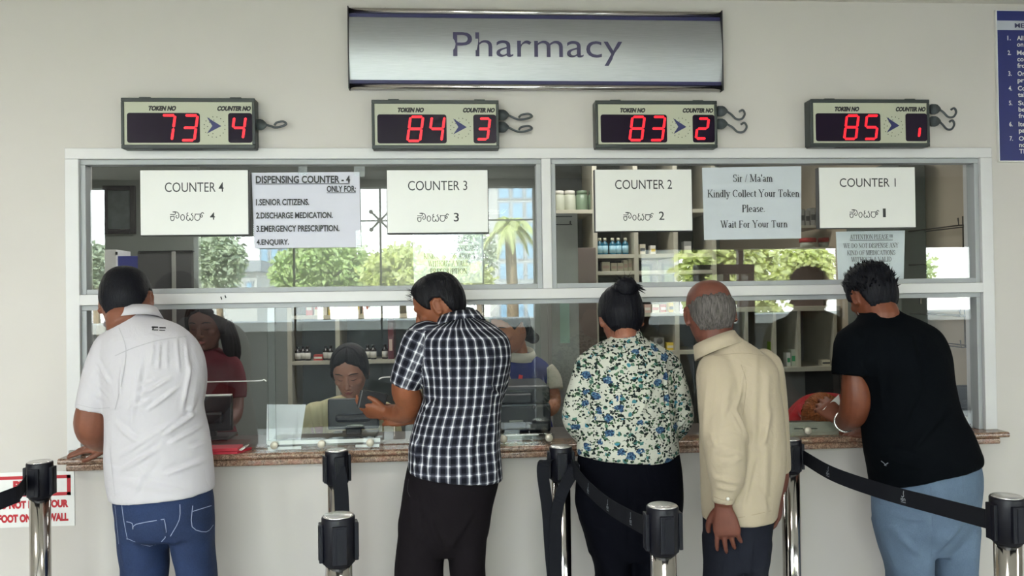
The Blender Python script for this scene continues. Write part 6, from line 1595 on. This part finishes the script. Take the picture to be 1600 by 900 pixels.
def knot1(t): ball(t, (0, -.105, -.06), .035, .028, .03, seg=16)
obj('hair', hair_mesh(M1, lambda a, z: .009+.004*sstep((a-.8)/.5)*sstep((z+.1)/.08)-.004*math.exp(-(a/.12)**2), LW, ridge=.0014, seed=21, extra=knot1), H_BLACK, p1, True)
sl1 = [[(492, 645, Y, .052), (478, 672, Y-.02, .048), (476, 692, Y-.05, .045)], [(600, 645, Y, .052), (612, 674, Y-.02, .048), (612, 692, Y-.05, .045)]]
so, _ = shirt(p1, R1, sl1, cloth('cream_tunic', (196, 190, 152), .04), F=[((482, 620), (496, 690), 3, .004), ((505, 620), (508, 690), 2.5, .006)], na=.003, name='tunic', neck=None)
bv = world_bvh(so); bm = BM()
H_ = [snap(bv, x, y, .003) for x, y in ((486, 668), (505, 666), (505, 692), (486, 692))]
if all(H_):
    bm.faces.new([bm.verts.new(h[0]) for h in H_]); r_ = bmesh.ops.extrude_face_region(bm, geom=list(bm.faces)); bmesh.ops.translate(bm, verts=[v for v in r_['geom'] if isinstance(v, bmesh.types.BMVert)], vec=(0, .004, 0)); bmesh.ops.recalc_face_normals(bm, faces=bm.faces)
    obj('pocket', bm, mat('dusty_pink_pocket', (176, 146, 146), .8), so)
bm = BM(); [tube(bm, l, 16, smooth=3) for l in L1]; obj('trousers', grow(bm, .01, 3), m_desk_skirt, p1, True)
for s in (-1, 1): shoe(p1, cx1+s*.1, Y-.33, PI, m_shoe, m_sole)
stool(cx1, Y+.02, .47, 'round black stool under the seated woman in cream')

# standing woman in blue vest
Y = .76
R2 = [ringpx(r) for r in [(797, 552, 826, 550, Y, .046), (782, 566, 848, 562, Y, .068), (774, 580, 860, 576, Y, .088), (772, 606, 862, 606, Y, .098), (774, 640, 858, 640, Y, .10)]]
cx2 = R2[-1][0].x; R2 += [wr(cx2, Y, .95, .145, .105), wr(cx2, Y, .86, .16, .115)]
M2 = head_matrix(797, 513, .70, 128, -16, 0, .93)
lg2 = [[wr(cx2+s*.08, Y, .88, .085, .105), wr(cx2+s*.085, Y, .65, .075, .085), wr(cx2+s*.085, Y, .42, .058, .065), wr(cx2+s*.085, Y+.01, .07, .045, .055)] for s in (-1, 1)]
a2 = [(852, 582, Y, .042), (864, 612, Y-.03, .040), (862, 636, Y-.08, .037), (842, 640, Y-.2, .03), (822, 628, Y-.28, .026)]; a2b = [(778, 585, Y, .04), (768, 620, Y-.05, .036), (778, 622, Y-.15, .032), (800, 608, Y-.25, .026)]
h2 = [((at(822, 628, Y-.28), (-.8, -.5, .2), (0, .2, 1), -1), dict(sc=.88)), ((at(800, 607, Y-.25), (.7, -.6, .1), (0, .2, 1), 1), dict(sc=.88))]
m2 = skin('warm_brown_skin', (158, 106, 80))
p2 = build_person('person', m2, .0038, R2, [a2, a2b], lg2, M2, Vector((cx2, Y, 0)), 'standing woman in blue vest with white collar and red lanyard behind the printer', neck_to(M2, R2[0][0]+Vector((0, .0, -.02)), .042), h2, female=True)
face_marks(p2, M2, m_lip)
def bun2(t):
    MI = M2.inverted(); c = MI @ at(833, 528, .80); ball(t, c, .036, .03, .03, seg=18)
    tube(t, [(0, -.08, -.03, .05), (*(Vector((0, -.09, -.05)).lerp(c, .5)), .035), (*c, .03)], 12, smooth=2)
obj('hair', hair_mesh(M2, lambda a, z: .011+.006*sstep((a-1)/.6), [(0, .07), (.5, .062), (.85, .045), (1.05, .02), (1.2, -.005), (1.4, .01), (1.6, .02), (1.9, -.01), (2.2, -.06), (PI, -.085)], ridge=.0016, seed=23, extra=bun2), H_BLACK, p2, True)
m_vest = cloth('royal_navy_vest', (36, 46, 112), .06); m_wpolo = cloth('off_white_polo', (190, 186, 170), .03)
so, _ = shirt(p2, R2, [], m_vest, F=[], na=.003, name='vest', neck=None)
sl2 = [[(850, 578, Y, .05), (860, 592, Y-.01, .052), (864, 610, Y-.03, .05)], [(780, 582, Y, .05), (772, 598, Y-.01, .05), (769, 612, Y-.04, .047)]]
for s_ in sl2:
    bm = BM(); ptube(bm, s_, 18, 5); obj('sleeve', grow(bm, .006, 4), m_wpolo, p2, True)
obj('collar', collar_band(at(812, 556, Y), (.05, -.25, 1), .056, .054, .03, .42), m_wpolo, so, True)
bv = world_bvh(so); bm = BM(); seam(bm, bv, [(817, 600), (832, 596), (840, 594)], .014, .002); seam(bm, bv, [(793, 584), (795, 594), (797, 604)], .022, .002); obj('white_trim', bm, m_wpolo, so)
bm = BM(); seam(bm, bv, [(814, 586), (812, 596), (809, 606)], .018, .004); obj('lanyard', bm, mat('red_lanyard', (208, 40, 48), .6), p2)
bm = BM(); [loft(bm, smooth_rings([(c, a*1.16, b*1.16) for c, a, b in l], 3), 18) for l in lg2]; loft(bm, [wr(cx2, Y, .76, .16, .115), wr(cx2, Y, .9, .155, .112)], 22); obj('trousers', grow(bm, .01, 3), m_desk_skirt, p2, True)
for s in (-1, 1): shoe(p2, cx2+s*.085, Y, PI, m_shoe, m_sole)

# woman in maroon behind the white shirt
Y = .84
R3 = [ringpx(r) for r in [(312, 542, 338, 541, Y, .048), (292, 553, 356, 552, Y, .07), (282, 566, 368, 566, Y, .09), (280, 600, 368, 600, Y, .10), (280, 650, 364, 650, Y, .10)]]
cx3 = R3[-1][0].x; R3 += [wr(cx3, Y, .9, .15, .11), wr(cx3, Y, .6, .19, .14), wr(cx3, Y, .3, .2, .15)]
M3 = head_matrix(322, 508, .78, 176, -12, 0, .92)
lg3 = [[wr(cx3+s*.07, Y, .7, .075, .09), wr(cx3+s*.075, Y, .42, .058, .065), wr(cx3+s*.075, Y+.01, .07, .045, .055)] for s in (-1, 1)]
a3 = [(360, 570, Y, .042), (370, 612, Y-.02, .038), (366, 648, Y-.08, .035), (350, 664, Y-.2, .028)]; a3b = [(288, 570, Y, .042), (280, 612, Y-.02, .038), (286, 648, Y-.08, .035), (300, 664, Y-.2, .028)]
h3 = [((at(350, 664, Y-.2), (-.5, -1, 0), (0, 0, 1), 1), dict(sc=.88)), ((at(300, 664, Y-.2), (.5, -1, 0), (0, 0, 1), -1), dict(sc=.88))]
m3 = skin('deep_brown_skin', (104, 66, 58))
p3 = build_person('person', m3, .0042, R3, [a3, a3b], lg3, M3, Vector((cx3, Y, 0)), 'woman in a maroon dress half hidden behind the white shirted man', neck_to(M3, R3[0][0]+Vector((0, .01, -.02)), .042), h3, female=True)
face_marks(p3, M3, m_lip)
def long3(t):
    MI = M3.inverted()
    for s in (-1, 1):
        for k in range(3): tube(t, [(s*(.07+.006*k), -.02-.02*k, .0, .028), (s*(.088+.006*k), -.03-.02*k, -.08, .032), (s*(.092+.01*k), -.03-.02*k, -.17, .026), (s*(.085+.01*k), -.02-.02*k, -.25, .006)], 10, smooth=3)
obj('hair', hair_mesh(M3, lambda a, z: .011+.009*sstep((a-.8)/.5), LW, ridge=.0016, seed=25, extra=long3), H_BLACK, p3, True)
sl3 = [[(358, 570, Y, .052), (369, 600, Y-.02, .048), (370, 622, Y-.03, .045)], [(290, 570, Y, .052), (280, 600, Y-.02, .048), (280, 622, Y-.03, .045)]]
shirt(p3, R3, sl3, cloth('maroon_cotton', (98, 30, 42), .1), F=[], na=.003, name='dress', neck=None)
for s in (-1, 1): shoe(p3, cx3+s*.075, Y, PI, m_shoe, m_sole)

# bowed head with hennaed hair at the right counter
Y = .62
M4 = head_matrix(1283, 654, .40, 168, -58, 0, .92)
c4 = at(1292, 640, .60)
R4 = [(at(1286, 652, .48), Vector((.055, 0, 0)), Vector((0, .03, .05))), (at(1292, 646, .54), Vector((.13, 0, 0)), Vector((0, .05, .06))), (at(1295, 642, .62), Vector((.165, 0, 0)), Vector((0, .08, .075))), (Vector((c4.x, .76, .90)), Vector((.16, 0, 0)), Vector((0, .10, .05))), (Vector((c4.x, .80, .72)), Vector((.16, 0, 0)), Vector((0, .12, 0))), (Vector((c4.x, .80, .58)), Vector((.17, 0, 0)), Vector((0, .13, 0)))]
L4 = lap(c4.x, .80, .5)
a4 = [(1250, 652, .60, .042), (1240, 690, .56, .038), (1252, 700, .46, .034), (1268, 700, .36, .027)]; a4b = [(1335, 652, .60, .042), (1342, 690, .56, .038), (1330, 700, .46, .034), (1312, 700, .36, .027)]
h4 = [((at(1268, 699, .36), (.4, -1, 0), (0, 0, 1), -1), dict(sc=.88)), ((at(1312, 699, .36), (-.4, -1, 0), (0, 0, 1), 1), dict(sc=.88))]
p4 = build_person('person', m1, .0045, R4, [a4, a4b], [], M4, Vector((c4.x, .8, 0)), 'person with hennaed orange brown hair in red, head bowed behind the right guard', neck_to(M4, R4[0][0], .045), h4, female=True, extra=lapx(L4))
q4 = random.Random(4)
def strands4(t):
    for _ in range(130):
        a = q4.uniform(-2.6, 2.6); row = HEADS[q4.randint(2, 24)]; p = hpoint(row, a, .012); n2 = hpoint(HEADS[min(len(HEADS)-1, HEADS.index(row)+4)], a+.12, .014); n3 = hpoint(HEADS[min(len(HEADS)-1, HEADS.index(row)+9)], a+.3, .013)
        tube(t, [(*p, .0016), (*n2, .0024), (*n3, .0006)], 5, smooth=3)
obj('hair', hair_mesh(M4, lambda a, z: .012, LW, ridge=.004, seed=31, extra=strands4), H_HENNA, p4, True)
sl4 = [[(1252, 652, .60, .052), (1241, 684, .565, .046)], [(1333, 652, .60, .052), (1341, 684, .565, .046)]]
shirt(p4, R4, sl4, cloth('scarlet_cotton', (150, 28, 34), .08), na=.003, name='top', neck=None)
bm = BM(); [tube(bm, l, 16, smooth=3) for l in L4]; obj('trousers', grow(bm, .01, 3), m_desk_skirt, p4, True)
for s in (-1, 1): shoe(p4, c4.x+s*.1, .80-.36, PI, m_shoe, m_sole)
stool(c4.x, .82, .47, 'round black stool under the person with hennaed hair')
# ------------------------------------------------------------------ ceiling lamps of both rooms
m_diff = emit('lamp_diffuser', (255, 250, 240), 2.0)
def panel_lamp(x, y, z, sx, sy, watt, label, group):
    r = thing('ceiling_panel_lamp', (x, y, z), label, 'ceiling lamp', group)
    bm = BM(); box(bm, x-sx/2-.02, x+sx/2+.02, y-sy/2-.02, y+sy/2+.02, z-.03, z, .004); obj('housing', bm, m_frame, r)
    bm = BM(); box(bm, x-sx/2, x+sx/2, y-sy/2, y+sy/2, z-.034, z-.0302); obj('diffuser', bm, m_diff, r)
    l = bpy.data.lights.new('panel_light', 'AREA'); l.shape = 'RECTANGLE'; l.size = sx; l.size_y = sy; l.energy = watt; l.color = (1, .96, .9)
    o = bpy.data.objects.new('panel_light', l); COL.objects.link(o); o.parent = r; o.location = (0, 0, -.036)
for i, x in enumerate((-2.4, .4, 3.2)):
    panel_lamp(x, -2.1, CEIL, .6, .6, ROOM_LAMP*(1.5, .8, .2)[i], 'square white ceiling lamp in the waiting hall ceiling', 'waiting hall ceiling lamps')
for i, (x, y) in enumerate(((-1.1, 1.2), (.9, 1.1), (0, 2.6))):
    panel_lamp(x, y, 2.62, 1.1, .15, SHOP_LAMP, 'long white tube lamp on the ceiling of the dispensary', 'dispensary tube lamps')
